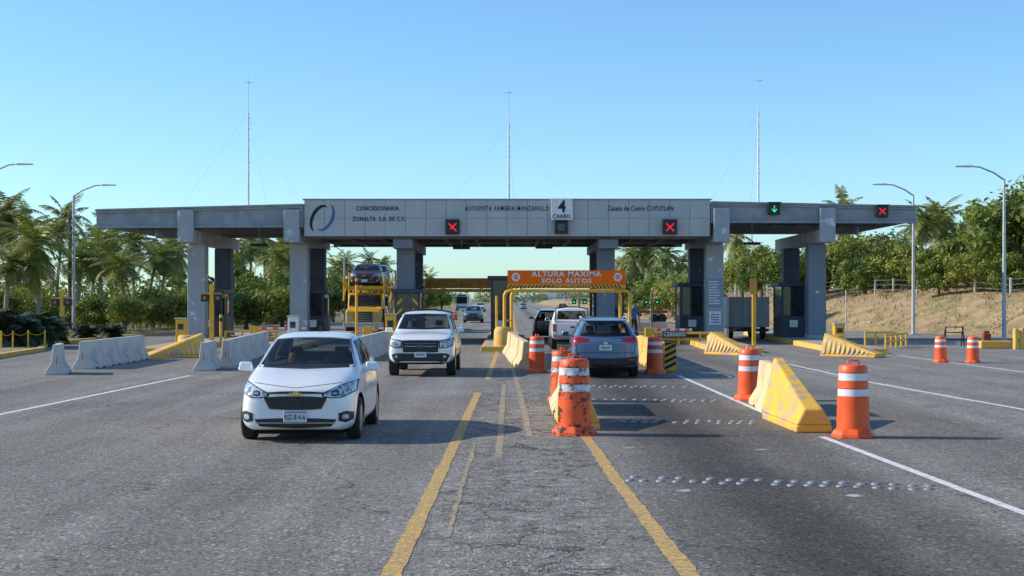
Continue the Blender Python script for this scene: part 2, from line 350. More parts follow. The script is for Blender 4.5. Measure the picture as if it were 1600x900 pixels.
for k in range(9000):
    y=random.uniform(58,140); x=random.uniform(-60,-22)
    h=random.uniform(.15,.5); a=random.uniform(0,6.28); wd=.06
    b.add([(x-wd*math.cos(a),y-wd*math.sin(a),-.07),(x+wd*math.cos(a),y+wd*math.sin(a),-.07),(x+random.uniform(-.12,.12),y,h)],[(0,1,2)])
tag(b.build('roadside_grass',M['grass'],norm=False),'green roadside grass left of the toll plaza','grass',kind='stuff')
b=MB(); n=60; vs=[]
for i in range(n+1):
    x=-300+i*30; z=max(0,30*math.exp(-((x-190)/190)**2)+16*math.exp(-((x-480)/160)**2)+3*math.sin(i*.9)); vs+=[(x,5200,-5),(x,5200+200,z+3)]
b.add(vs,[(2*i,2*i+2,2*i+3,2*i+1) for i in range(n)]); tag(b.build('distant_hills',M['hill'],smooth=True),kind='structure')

# ------------------------------------------------------------- toll canopy
can=root('toll_canopy','long grey steel toll plaza canopy on paired columns spanning all the lanes','toll canopy',(0,68,0))
def part(b,name,m,parent=can,**k): return b.build(name,m,parent,world=True,**k)
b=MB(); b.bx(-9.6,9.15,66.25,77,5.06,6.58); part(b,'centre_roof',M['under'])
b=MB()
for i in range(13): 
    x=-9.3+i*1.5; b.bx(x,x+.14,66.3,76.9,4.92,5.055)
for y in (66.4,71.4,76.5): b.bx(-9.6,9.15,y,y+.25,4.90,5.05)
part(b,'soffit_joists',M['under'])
b=MB(); nP=20; pw=(9.2+9.65)/nP
for i in range(nP):
    for z0,z1 in ((5.0,5.83),(5.84,6.68)): b.bx(-9.65+i*pw+.006,-9.65+(i+1)*pw-.006,66.02,66.06,z0,z1)
part(b,'fascia_panel',M['fascia'],bevel=.005,seg=1)
b=MB(); b.bx(-9.65,9.2,66.065,66.24,5.0,6.67); part(b,'fascia_backing',M['beam'])
b=MB(); b.bx(-9.72,9.27,65.98,66.25,6.685,6.74); part(b,'fascia_coping',M['beam'])
b=MB()
for i in range(nP+1):
    for k in range(8): b.bx(-9.65+i*pw-.045,-9.65+i*pw-.02,66.01,66.02,5.1+k*.22,5.125+k*.22)
tag(part(b,'fascia_rivets',M['beam']),kind='stuff')
def wing(xa,xb,ta,tb,ba,bb):
    y0,y1=66.0,77.4
    def slab(za0,za1,zb0,zb1,Y0,Y1,name,m):
        b=MB(); b.hexa([(xa,Y0,za0),(xb,Y0,zb0),(xb,Y1,zb0),(xa,Y1,za0),(xa,Y0,za1),(xb,Y0,zb1),(xb,Y1,zb1),(xa,Y1,za1)]); return part(b,name,m)
    slab(ta-.08,ta,tb-.08,tb,y0-.15,y1,'roof_deck',M['beam'])
    for Y in (y0+.05,y1-.35):
        q=MB()
        for (a0,a1,c0,c1,ya,yb) in ((ba,ba+.09,bb,bb+.09,Y-.1,Y+.2),(ba+.09,ta-.19,bb+.09,tb-.19,Y,Y+.08),(ta-.19,ta-.085,tb-.19,tb-.085,Y-.1,Y+.2)):
            q.hexa([(xa,ya,a0),(xb,ya,c0),(xb,yb,c0),(xa,yb,a0),(xa,ya,a1),(xb,ya,c1),(xb,yb,c1),(xa,yb,a1)])
        part(q,'edge_beam',M['beam'])
    b=MB(); n=8
    for i in range(1,n):
        t=i/n; x=xa+(xb-xa)*t; zt=ta+(tb-ta)*t-.085; b.bx(x-.07,x+.07,y0+.26,y1-.46,zt-.42,zt)
    for Y in (68.5,71,73.5): 
        b.hexa([(xa,Y,ta-.6),(xb,Y,tb-.6),(xb,Y+.1,tb-.6),(xa,Y+.1,ta-.6),(xa,Y,ta-.51),(xb,Y,tb-.51),(xb,Y+.1,tb-.51),(xa,Y+.1,ta-.51)])
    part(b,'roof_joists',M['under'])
    l=xa<0; ex=xa if l else xb
    b=MB(); b.bx(ex-.04 if l else ex-.02,ex+.02 if l else ex+.04,y0+.26,y1-.46,(ba if l else bb)+.1,(ta if l else tb)-.09); part(b,'end_beam',M['beam'])
wing(-19.3,-9.68,6.25,6.5,5.38,5.42)
wing(9.23,18.75,6.62,6.42,5.62,5.6)
colX=[-15.1,-10.2,-5.1,4.5,9.7,14.6]
for i,x in enumerate(colX):
    outer=i in (0,1,4,5); wd=.42
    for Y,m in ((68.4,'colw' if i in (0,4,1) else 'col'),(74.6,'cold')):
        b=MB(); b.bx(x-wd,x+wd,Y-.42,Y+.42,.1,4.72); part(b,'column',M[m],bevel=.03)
        b=MB(); b.bx(x-wd-.05,x+wd+.05,Y-.47,Y+.47,.1,.36); part(b,'column_plinth',M['kerbc'],bevel=.02)
    b=MB()
    if outer:
        b.bx(x-.36,x+.36,65.72,65.96,4.72,6.2 if i<2 else 6.28); b.bx(x-.36,x+.36,65.965,77.0,4.722,5.3)
    else: b.bx(x-.46,x+.46,66.4,76.8,4.45,4.88)
    part(b,'cross_beam',M['colw'] if outer else M['col'],bevel=.02)
text('CONCESIONARIA',1.98,.21,XP(590,66),66.0,ZP(325.5,66),M['ink'],can,world=True,bold=.022)
text('ZONALTA  S.A. DE C.V.',2.45,.21,XP(592,66),66.0,ZP(342,66),M['ink'],can,world=True,bold=.022)
text('AUTOPISTA ARMERIA-MANZANILLO',3.9,.22,XP(792,66),66.0,ZP(325.5,66),M['ink'],can,world=True,bold=.012,sp=1.25)
text('Caseta de Cobro CUYUTLAN',3.05,.23,XP(1001,66),66.0,ZP(325.5,66),M['ink'],can,world=True,bold=.016)
def crescent(cx,cz,R,a0,a1,tmax,ang,sx):
    vs=[];n=18
    for i in range(n+1):
        t=i/n; a=a0+(a1-a0)*t; wd=tmax*math.sin(math.pi*t)+.015
        for rr in (R-wd,R):
            x=rr*math.cos(a)*sx; z=rr*math.sin(a); c,s_=math.cos(ang),math.sin(ang); vs.append((cx+x*c-z*s_,66.0,cz+x*s_+z*c))
    return vs,[(2*i,2*i+1,2*i+3,2*i+2) for i in range(n)]
b=MB(); b.add(*crescent(XP(499,66),ZP(341,66),.66,math.radians(70),math.radians(275),.24,-.42,.6)); part(b,'logo_crescent',M['ink'])
b=MB(); b.add(*crescent(XP(508,66),ZP(340,66),.66,math.radians(-105),math.radians(95),.20,-.42,.6)); part(b,'logo_crescent',M['bluesign'])

r=root('lane_number_sign','white square sign reading 4 CARRIL at the top of the canopy front','sign',(XP(878,65.8),65.8,0))
z0,z1=ZP(344,65.8),ZP(310,65.8)
b=MB(); b.bx(r.location.x-.5,r.location.x+.5,65.8,65.95,z0,z1); part(b,'panel',M['wpaint'],r,bevel=.01)
text('4',.36,.56,r.location.x,65.79,z0+.64,M['ink'],r,world=True,bold=.03); text('CARRIL',.86,.19,r.location.x,65.79,z0+.18,M['ink'],r,world=True,bold=.02)
def signal(px,py,s,kind,label,Y=65.75):
    x,z=XP(px,Y),ZP(py,Y); r=root('lane_signal',label,'lane signal',(x,Y,z-s/2),group='lane signals on the canopy front')
    b=MB(); b.bx(x-s/2,x+s/2,Y,Y+.2,z-s/2,z+s/2); part(b,'housing',M['plastic'],r,bevel=.02)
    b=MB(); b.bx(x-s/2-.03,x+s/2+.03,Y-.14,Y-.005,z+s/2+.0,z+s/2+.03); part(b,'visor',M['plastic'],r)
    q=s*.27; b=MB(); t=s*.045
    def bar(a,c):
        a=Vector((x+a[0],0,z+a[1])); c=Vector((x+c[0],0,z+c[1])); d=(c-a).normalized(); n=Vector((-d.z,0,d.x))*t
        b.add([(p.x,Y-.006,p.z) for p in (a-n,a+n,c+n,c-n)],[(0,1,2,3)])
    if kind=='x': bar((-q,-q),(q,q)); bar((-q,q),(q,-q)); m=M['red']
    elif kind=='k': bar((-q,q),(q,-q)); bar((-q*.1,0),(q,q)); bar((-q*.55,-q*.5),(0,0)); m=M['red']
    elif kind=='g': bar((0,q),(0,-q)); bar((-q*.8,-.1*q),(0,-q)); bar((q*.8,-.1*q),(0,-q)); m=M['green']
    if kind!='off': part(b,'lit_symbol',m,r,norm=False)
    else: b.bx(x-q,x+q,Y-.01,Y-.002,z-q,z+q); part(b,'dark_screen',M['glass'],r)
signal(707,355,.66,'k','black signal with partly lit red cross, leftmost signal on the canopy centre')
signal(877,355,.6,'off','unlit dark square signal directly under the 4 CARRIL sign')
signal(1047,355,.66,'x','black signal with red cross on the right end of the centre fascia')
signal(1210,326,.55,'g','signal with green down arrow on the right canopy wing')
signal(1379,330,.55,'x','signal with red cross near the right tip of the canopy')
for px,py,Y,lb in ((721,387,70,'left of the orange height sign'),(850,386,70,'above the orange height sign'),(405,382,70,'between the two left column pairs'),(1175,380,70,'between the two right column pairs')):
    x,z=XP(px,Y),ZP(py,Y); r=root('hanging_light_bar','small dark light bar hanging under the canopy '+lb,'light',(x,Y,z),group='light bars under the canopy')
    b=MB(); b.bx(x-.42,x+.42,Y-.1,Y+.1,z-.08,z+.05); part(b,'lamp_housing',M['plastic'],r,bevel=.02)
    b=MB(); b.cyl((x,Y,z+.05),(x,Y,5.2 if 600<px<1000 else 5.9),.02,n=6); part(b,'hanger',M['galv'],r)
for px,py,lb in ((388,120,'leftmost'),(795,136,'middle'),(1185,117,'rightmost')):
    Y=71.5; x=XP(px,Y); zt=ZP(py,Y); zb=6.42 if px!=795 else 6.58
    r=root('lightning_mast',lb+' thin white mast with guy wires on the canopy roof','mast',(x,Y,zb),group='masts on the canopy roof')
    zm=zt-1.8
    b=MB(); b.tube([(x,Y,zb),(x,Y,zm)],[.055,.038],8)
    for k in range(9): z=zb+(zm-zb)*(k+.5)/9; b.cyl((x,Y,z),(x,Y,z+.05),.068,n=8)
    part(b,'pole',M['mast'],r,smooth=True)
    b=MB(); b.cyl((x,Y,zm-.1),(x,Y,zt),.024,.015,6); b.cyl((x-.18,Y,zt-.28),(x+.18,Y,zt-.28),.016,n=5); b.cyl((x,Y-.16,zt-.28),(x,Y+.16,zt-.28),.014,n=5); part(b,'rod',M['mast'],r)
    b=MB(); b.bx(x-.15,x+.15,Y-.15,Y+.15,zb-.06,zb+.12); part(b,'base_block',M['mast'],r)
    for dx,dy in ((-3.0,-2.5),(3.2,-2.5),(.3,4.5)):
        b=MB(); b.tube([(x,Y,zm),(x+dx,Y+dy,zb-.1)],.0036,4); part(b,'guy_wire',M['wire'],r)

# ------------------------------------------------------------- islands, booths
def island(x,y0,y1,w,label,xn=None):
    r=root('traffic_island',label,'traffic island',(x,y0,0),group='toll islands')
    xn=x if xn is None else xn
    b=MB(); b.hexa([(xn-w/2,y0,-.02),(xn+w/2,y0,-.02),(x+w/2,y1,-.02),(x-w/2,y1,-.02),(xn-w/2+.04,y0+.04,.2),(xn+w/2-.04,y0+.04,.2),(x+w/2-.04,y1,.2),(x-w/2+.04,y1,.2)]); part(b,'kerb',M['ypaint'],r,bevel=.02)
    b=MB(); q=w/2-.16; b.hexa([(xn-q,y0+.2,.19),(xn+q,y0+.2,.19),(x+q,y1-.2,.19),(x-q,y1-.2,.19),(xn-q,y0+.2,.206),(xn+q,y0+.2,.206),(x+q,y1-.2,.206),(x-q,y1-.2,.206)]); part(b,'paving',M['kerbc'],r)
names=['leftmost','second from left','third from left','middle','third from right','second from right','rightmost']
ix=[-15.1,-10.2,-5.1,-.45,4.5,9.7,14.6]; nx=[-13.4,-9.6,-5.0,-.4,4.45,8.7,13.2]; ny=[54,56,57,56,57,54.5,53.5]
for i in range(7): island(ix[i],ny[i],84,1.9 if i!=3 else 1.7,'raised concrete island with yellow kerb, %s under the canopy'%names[i],nx[i])
def booth(x,Y,label,h=2.35,w=1.2,stripes=False):
    r=root('toll_booth',label,'toll booth',(x,Y,.2),group='toll booths')
    d=2.2; a,c=x-w/2,x+w/2
    b=MB(); b.bx(a,c,Y,Y+d,.2,1.25); b.bx(a,a+.1,Y,Y+.1,1.25,h); b.bx(c-.1,c,Y,Y+.1,1.25,h); b.bx(a,a+.1,Y+d-.1,Y+d,1.25,h); b.bx(c-.1,c,Y+d-.1,Y+d,1.25,h); part(b,'wall',M['booth'],r,bevel=.015)
    for q in ((a+.11,c-.11,Y+.03,Y+.06),(a+.11,c-.11,Y+d-.06,Y+d-.03),(a+.03,a+.06,Y+.11,Y+d-.11),(c-.06,c-.03,Y+.11,Y+d-.11)):
        b=MB(); b.bx(q[0],q[1],q[2],q[3],1.26,h-.01); part(b,'window',M['glass'],r)
    b=MB(); b.bx(a-.15,c+.15,Y-.2,Y+d+.15,h+.002,h+.2); part(b,'roof',M['booth'],r,bevel=.03)
    b=MB(); b.bx(c+.003,c+.02,Y+.5,Y+1.2,.25,h-.2); part(b,'door',M['under'],r)
    b=MB(); b.bx(x-.2,x+.2,Y-.03,Y-.003,.7,1.05); part(b,'notice',M['wpaint'],r)
    if stripes:
        b=MB()
        for k in range(4): 
            z=.4+k*.45; b.add([(a+.1,Y-.01,z),(a+.35,Y-.01,z+.25),(a+.35,Y-.01,z+.4),(a+.1,Y-.01,z+.15)],[(0,1,2,3)]); b.add([(c-.1,Y-.012,z),(c-.35,Y-.012,z+.25),(c-.35,Y-.012,z+.4),(c-.1,Y-.012,z+.15)],[(0,1,2,3)])
        part(b,'warning_stripes',M['ysteel'],r,norm=False)
booth(-15.0,70.6,'dark toll booth between the leftmost column pair')
booth(-9.9,70.6,'dark toll booth between the second column pair from the left')
booth(-4.9,66.6,'dark toll booth with yellow stripes in front of the column left of centre',stripes=True)
booth(-.5,68.5,'tall dark toll booth on the middle island behind the yellow post',h=3.0,w=1.05)
booth(4.8,70.6,'dark toll booth beside the column right of centre',w=1.5)
booth(9.0,71.0,'dark toll booth beside the column with blue notices',h=2.7)
booth(13.9,70.2,'dark toll booth between the rightmost column pair',h=2.7)
r=root('notice_board','blue grey printed notice on the grey column right of centre','notice',(9.7,67.96,2.4))
b=MB(); b.bx(9.34,10.04,67.93,67.97,1.72,3.05); part(b,'panel',M['notice'],r)
b=MB()
for k in range(9): 
    z=1.85+k*.13; b.bx(9.4,9.4+random.uniform(.4,.58),67.921,67.928,z,z+.045)
part(b,'printed_lines',M['wpaint'],r)
r=root('poster','white poster low on the grey column right of centre','poster',(9.7,67.96,1))
b=MB(); b.bx(9.42,9.98,67.93,67.97,.85,1.5); part(b,'sheet',M['wpaint'],r)
b=MB(); [b.bx(9.5,9.9,67.921,67.928,.95+k*.12,1.0+k*.12) for k in range(4)]; part(b,'printed_lines',M['bluesign'],r)
for x,Y,h,m,lb in ((-14.4,62,1.0,'ysteel','yellow lane equipment cabinet before the leftmost column'),(-9.6,62.5,1.1,'wpaint','white lane equipment cabinet before the second column from left'),(-5.2,61,1.2,'ysteel','yellow lane equipment cabinet before the striped booth'),(13.9,60.5,.8,'ysteel','yellow lane equipment cabinet before the rightmost column')):
    r=root('equipment_cabinet',lb,'cabinet',(x,Y,.2),group='lane equipment cabinets')
    b=MB(); b.bx(-.22,.22,-.2,.2,0,h); b.build('body',M[m],r,bevel=.02); b=MB(); b.bx(-.26,.26,-.26,.24,h+.002,h+.06); b.build('lid',M['galv'],r,bevel=.01)
    b=MB(); b.bx(-.12,.12,-.215,-.203,h*.55,h*.8); b.build('screen',M['glass'],r)

def wedge(x,y0,L,hfar,hnear,w,label,m,ribs=False,rz=0,group=None,t=.09):
    r=root('barrier_end',label,'barrier',(x,y0,0),rz=rz,group=group)
    b=MB(); h=w/2
    b.hexa([(-h,0,0),(h,0,0),(h,L,0),(-h,L,0),(-h,0,.12),(h,0,.12),(h,L,.12),(-h,L,.12)])
    b.hexa([(-h+.003,.003,.12),(h-.003,.003,.12),(h-.003,L-.003,.12),(-h+.003,L-.003,.12),(-t*1.6,0.03,hnear),(t*1.6,0.03,hnear),(t,L-.03,hfar),(-t,L-.03,hfar)])
    b.build('body',m,r,bevel=.035,seg=3)
    if ribs:
        n=11
        for s in (-1,1):
            b=MB()
            for k in range(n):
                y=.12+(L-.3)*k/(n-1); f=y/L; zt=hnear+(hfar-hnear)*f-.05
                tt=t*(1.6-.6*f); 
                def p(u,yy,o=.02): return (s*(h-(h-tt)*u+o),yy,.13+(zt-.13)*u)
                b.hexa([p(0,y,-.01),p(0,y+.09,-.01),p(0,y+.09,.025),p(0,y,.025),p(1,y,-.01),p(1,y+.09,-.01),p(1,y+.09,.025),p(1,y,.025)])
            b.build('painted_ribs',M['beige'],r)
    return r
wedge(4.57,21.5,2.5,1.05,.36,.56,'yellow ramped concrete barrier end beside the right front drum',M['ypaint'],rz=.03)
wedge(1.06,21.9,2.3,.95,.42,.60,'yellow ramped barrier end half hidden by the nearest scuffed drum',M['ypaint'],rz=.02)
for px,py,lb,rz in ((226,560,'yellow ribbed concrete ramp heading the leftmost island',-1.0),(1176,556,'yellow ribbed concrete ramp beside the tall yellow post right of centre',.62),(1376,559,'yellow ribbed concrete ramp heading the rightmost island',.9)):
    x,y=G(px,py); wedge(x,y,2.1,.85,.14,.9,lb,M['ypaint'],True,rz=rz,group='ribbed ramps at the island heads',t=.16)
for x,y,lb in ((-12.4,54.6,'short yellow concrete cylinder behind the left ribbed ramp'),(12.3,54.2,'short yellow concrete cylinder behind the rightmost ribbed ramp'),(8.1,56,'short yellow concrete cylinder behind the ramp right of centre')):
    b=MB(); b.lathe([(.42,0),(.42,.6),(.36,.68),(0,.69)],n=24); o=b.build('impact_bollard',M['ypaint'],smooth=True,loc=(x,y,0)); tag(o,lb,'bollard','yellow impact bollards')

JP=[(-.3,0),(.3,0),(.3,.08),(.14,.33),(.09,.82),(-.09,.82),(-.14,.33),(-.3,.08)]
def jersey(p,q,label,m,group=None,hs=1.0):
    p=Vector((*p,0)); q=Vector((*q,0)); d=q-p; L=d.length; rz=math.atan2(d.y,d.x)-math.pi/2+random.uniform(-.012,.012)
    r=root('jersey_barrier',label,'barrier',p,rz,group)
    b=MB(); b.prism([(x,z*hs) for x,z in JP],0,L,'y'); b.build('body',m,r,bevel=.02)
    for t in (.28,.72): b=MB(); b.bx(-.302,.302,L*t-.12,L*t+.12,.0,.045); b.build('forklift_slot',M['inner'],r)
    b=MB(); b.tube([(0,-.01,.3),(0,-.06,.34),(0,-.06,.46),(0,-.01,.5)],.012,6); b.build('joining_loop',M['brown'],r)
    return r
def chain(pts,labels,m,gap=.12,**k):
    for (a,c),lb in zip(zip(pts,pts[1:]),labels):
        a2=Vector(a);c2=Vector(c);d=(c2-a2).normalized(); jersey(tuple(a2+d*gap/2),tuple(c2-d*gap/2),lb,m,**k)
lab=lambda s,n:['%s, %s from front'%(s,ordn(i)) for i in range(n)]
e=G(88,586); 
chain([e,(e[0]-.35,e[1]+1.5)],['short grey concrete block standing alone at the far left barrier row'],M['concrete'],group='grey barriers left')
st=Vector(G(128,577)); en=Vector(G(222,561)); chain([tuple(st+(en-st)*i/4) for i in range(5)],lab('grey concrete barrier in the far left row',4),M['concrete'],group='grey barriers left')
e=G(318,580); chain([e,(e[0]-.2,e[1]+2.2)],['grey concrete barrier nearest to the front left of the white sedan'],M['concrete'],group='grey barriers mid left')
st=Vector(G(352,574)); en=Vector((-9.6,55.5)); chain([tuple(st+(en-st)*i/4) for i in range(5)],lab('grey concrete barrier in the row ending behind the sedan',4),M['concrete'],group='grey barriers mid left')
st=Vector((-5.0,47.0)); en=Vector((-5.0,56.6)); chain([tuple(st+(en-st)*i/3) for i in range(4)],lab('grey concrete barrier between the sedan and the pickup',3),M['concrete'],group='grey barriers left of the pickup')
st=Vector((.42,41.2)); en=Vector((-.1,54.5)); chain([tuple(st+(en-st)*i/4) for i in range(5)],lab('faded beige barrier leading to the yellow post',4),M['beige'],group='beige barriers in the middle row')
st=Vector((4.3,39.9)); en=Vector((4.45,56)); chain([tuple(st+(en-st)*i/5) for i in range(6)],lab('yellow barrier right of the blue grey car',5),M['ypaint'],group='barriers right of lane four')
r=root('hazard_plate','yellow and black striped plate on the barrier right of the blue grey car','hazard plate',(4.42,39.8,0))
b=MB(); b.bx(4.26,4.6,39.80,39.84,.05,.85); part(b,'plate',M['ysteel'],r)
b=MB()
for k in range(5):
    z=.06+k*.17; b.add([(4.27,39.795,z),(4.59,39.795,min(z+.16,.84)),(4.59,39.795,min(z+.25,.848)),(4.27,39.795,z+.09)],[(0,1,2,3)])
part(b,'black_stripes',M['ink'],r,norm=False)
jersey((4.78,24.7),(4.9,27.6),'faded beige barrier behind the yellow ramped end on the right',M['beige'],hs=1.04)
jersey((1.0,24.8),(1.0,27.6),'faded beige barrier behind the nearest scuffed drum',M['beige'],hs=.98)
jersey((6.0,78),(8.6,79),'white concrete barrier seen beyond the closed lane',M['wpaint'])

def make_drum(label,scuff,loc):
    r=root('traffic_drum',label,'traffic drum',loc,group='orange traffic drums')
    o,bd=(M['orange2'],M['band2']) if scuff else (M['orange'],M['band'])
    b=MB(); b.lathe([(.24,.08),(.235,.3),(.228,.58),(.218,.585),(.213,.70),(.222,.705),(.215,.80),(.206,.805),(.20,.92),(.21,.925),(.205,1.0),(.18,1.03),(.0,1.035)],n=28); b.build('barrel',o,r,smooth=True)
    b=MB(); b.lathe([(.222,.592),(.22,.69)],n=28); b.f=b.f[:28]; b.build('reflective_band',bd,r,smooth=True)
    b=MB(); b.lathe([(.212,.812),(.207,.913)],n=28); b.f=b.f[:28]; b.build('reflective_band',bd,r,smooth=True)
    b=MB(); b.lathe([(.32,0),(.32,.05),(.29,.10),(.25,.13),(.24,.13)],n=8); b.build('base',o,r,bevel=.01)
    b=MB(); b.tube([(-.09,0,1.03),(-.07,0,1.09),(.07,0,1.09),(.09,0,1.03)],.015,6); b.build('handle',o,r,smooth=True)
    return r
x,y=G(897,678); d2=make_drum('nearest scuffed orange drum with black marks, left of centre lane four',True,(x,y-.1,0)); d2.scale=(1.06,1.06,1.1)
x,y=G(1333,683); d1=make_drum('clean orange drum at the right end of the yellow ramped barrier',False,(x,y,0)); d1.scale=(1,1,1.03)
for px,py,lb,s in ((839,581,'orange drum before the middle row of beige barriers',.97),(1023,584,'orange drum just right of the blue grey car',.97),(1470,566,'left one of the two small orange drums on the far right',.82),(1520,567,'right one of the two small orange drums on the far right',.82),(711,500,'tiny distant orange drum beyond the canopy left of the road',1)):
    x,y=G(px,py); q=dup(d1,(x,y,0),rz=random.uniform(0,1),label=lb,scale=s); q.rotation_euler.x=random.uniform(-.015,.015); q.rotation_euler.y=random.uniform(-.015,.015)
dup(d2,(1.0,28.4,0),1.2,'scuffed orange drum behind the nearest drum and its beige barrier',scale=.98)
dup(d1,(4.78,28.6,0),.7,'orange drum behind the beige barrier on the right',scale=1)

sm=MB(); sm.lathe([(.075,0),(.07,.010),(.052,.022),(.025,.028),(0,.03)],n=12)
st0=None
def stud(x,y,label,grp,s=1):
    global st0
    if st0 is None: st0=sm.build('road_stud',M['stud'],smooth=True); o=st0
    else: o=st0.copy(); COL.objects.link(o)
    o.location=(x,y,0); o.scale=(s,s,s); o.rotation_euler.z=random.random()*3; tag(o,label,'road stud',grp)
def stud_row(a,c,n,nm,dy,s):
    for i in range(n):
        t=i/(n-1); x=a[0]+(c[0]-a[0])*t; y=a[1]+(c[1]-a[1])*t+(dy if i%2 else -dy)
        if random.random()<.05: continue
        stud(x+random.uniform(-.02,.02),y+random.uniform(-.04,.04),'grey metal road stud in the %s zigzag row across lane four'%nm,'road studs in the %s row'%nm,s)
stud_row((1.3,16.0),(4.5,15.2),38,'nearest',.15,.8)
stud_row((1.65,23.7),(4.0,23.3),28,'second nearest',.2,.85)
stud_row((1.6,28.6),(4.1,28.4),26,'third nearest',.2,.85)
stud_row((1.6,33.2),(4.1,33.0),22,'fourth nearest',.2,.85)

# ------------------------------------------------------------- height gantries
r=root('height_limit_gantry','orange ALTURA MAXIMA SOLO AUTOS sign on yellow pipe frame over lane four','height gantry',(-.3,57,0))
Y=57
for yy,xa,xb,zt in ((57,-.30,4.72,2.40),(58.3,-.02,4.44,2.40)):
    b=MB(); pts=[(xa,yy,.1),(xa,yy,zt-.18),(xa+.06,yy,zt-.05),(xa+.2,yy,zt),(xb-.2,yy,zt),(xb-.06,yy,zt-.05),(xb,yy,zt-.18),(xb,yy,.1)]; b.tube(pts,.07,10); part(b,'pipe_frame',M['ysteel'],r,smooth=True)
b=MB(); b.cyl((-.62,57.3,.1),(-.62,57.3,2.2),.05); part(b,'side_post',M['ysteel'],r,smooth=True)
for xx in (-.3,4.72):
    b=MB(); b.cyl((xx,57,1.2),(xx+.28*(1 if xx<0 else -1),58.3,1.2),.035,n=6); part(b,'brace',M['ysteel'],r)
sx0,sx1=XP(793,Y),XP(977,Y); zs0,zs1=2.50,3.22
b=MB(); b.bx(sx0,sx1,56.9,56.96,zs0+.14,zs1); part(b,'sign_panel',M['osign'],r)
b=MB(); b.bx(sx0,sx1,56.9,56.96,zs0,zs0+.137); part(b,'lower_panel',M['ysteel'],r)
b=MB(); n=30
for i in range(n):
    x=sx0+.02+(sx1-sx0-.2)*i/n
    if .30*n<i<.73*n: continue
    s=.10 if i<n/2 else -.10
    b.add([(x+max(0,-s),56.893,zs0+.01),(x+max(0,-s)+.07,56.893,zs0+.01),(x+max(0,s)+.07,56.893,zs0+.128),(x+max(0,s),56.893,zs0+.128)],[(0,1,2,3)])
part(b,'hazard_stripes',M['ink'],r,norm=False)
text('ALTURA MAXIMA',2.8,.21,XP(885,Y),56.89,3.075,M['wpaint'],r,world=True,bold=.03,sp=1.15)
text('SOLO AUTOS',2.0,.19,XP(885,Y),56.89,2.805,M['wpaint'],r,world=True,bold=.03,sp=1.15)
text('PRECAUCION',1.85,.115,XP(885,Y),56.885,zs0+.07,M['ink'],r,world=True,bold=.01)
for px in (806,965):
    b=MB(); x=XP(px,Y); z=ZP(433,Y); vs=[(x+.17*math.cos(k*math.pi/10),56.893,z+.17*math.sin(k*math.pi/10)) for k in range(20)]; b.add(vs,[tuple(range(20))]); e=part(b,'round_emblem',M['wpaint'],r)
    b=MB(); [b.bx(x-.1,x+.1,56.882,56.888,z+q,z+q+.03) for q in (-.07,-.01,.05)]; b.bx(x-.015,x+.015,56.875,56.881,z-.1,z+.1); part(b,'emblem_mark',M['osign'],r)
for xx in (sx0+.5,sx1-.5): b=MB(); b.bx(xx,xx+.08,56.97,57.05,2.35,3.1); part(b,'sign_bracket',M['ysteel'],r)
b=MB(); b.lathe([(.36,0),(.38,.3),(.36,.72),(.28,.86),(0,.88)],n=24); o=b.build('impact_bollard',M['ypaint'],smooth=True,loc=(-.35,56.5,.1)); tag(o,'fat yellow rounded bollard at the foot of the height gantry post','bollard','yellow impact bollards')
b=MB(); b.lathe([(.3,0),(.3,.7),(.22,.8),(0,.82)],n=24); o=b.build('impact_bollard',M['ypaint'],smooth=True,loc=(4.6,56.6,.1)); tag(o,'yellow rounded bollard at the right foot of the height gantry','bollard','yellow impact bollards')
r=root('height_limit_gantry','plain orange board on a yellow frame over the lane left of the middle island','height gantry',(-4.6,75.5,0))
Y=75.5; b=MB(); b.bx(XP(664,Y),XP(769,Y),Y,Y+.06,2.66,3.2); part(b,'sign_panel',M['oback'],r)
b=MB(); [b.bx(XP(664,Y)+k*.88,XP(664,Y)+k*.88+.04,Y-.03,Y-.003,2.66,3.2) for k in range(5)]; part(b,'panel_ribs',M['ysteel'],r)
b=MB(); b.tube([(-4.7,Y+.2,.1),(-4.7,Y+.2,2.4),(-4.5,Y+.2,2.55),(-1.1,Y+.2,2.55),(-.95,Y+.2,2.4),(-.95,Y+.2,.1)],.09,8); part(b,'pipe_frame',M['ysteel'],r,smooth=True)
def sigpost(x,Y,z1,label,green=False,base=0,w=.09,s_=1):
    r=root('signal_post',label,'signal post',(x,Y,base),group='signal posts')
    b=MB(); b.bx(x-w,x+w,Y-w,Y+w,base,z1); part(b,'post',M['ysteel'] if not green else M['galv'],r,bevel=.01)
    for s in (-1,1):
        q=.17*s_; b=MB(); b.bx(x+s*.3-q,x+s*.3+q,Y-.15,Y+.1,z1-.2-2*q-.25,z1-.45); part(b,'signal_head',M['plastic'],r,bevel=.02)
        b=MB(); cx=x+s*.3; zc=z1-.45-q; b.add([(cx+.5*q*math.cos(k*math.pi/6),Y-.156,zc+.5*q*math.sin(k*math.pi/6)) for k in range(12)],[tuple(range(12))]); part(b,'lens',M['green'] if green else M['redlens'],r)
    b=MB(); b.bx(x-.45,x+.45,Y-.03,Y+.03,z1-.45,z1-.39); part(b,'cross_bar',M['ysteel'],r)
sigpost(*[XP(97,68),68],2.55,'yellow signal post with dark lamp heads at the far left kerb')
sigpost(XP(331,64),64,2.75,'yellow signal post before the leftmost column pair',base=.2)
sigpost(XP(1018,78),78,2.5,'post with green lit lamps seen beyond the closed lane',True,s_=.7,w=.05)
sigpost(XP(905,80),80,2.5,'post with green lit lamps beneath the orange height sign',True,s_=.7,w=.05)
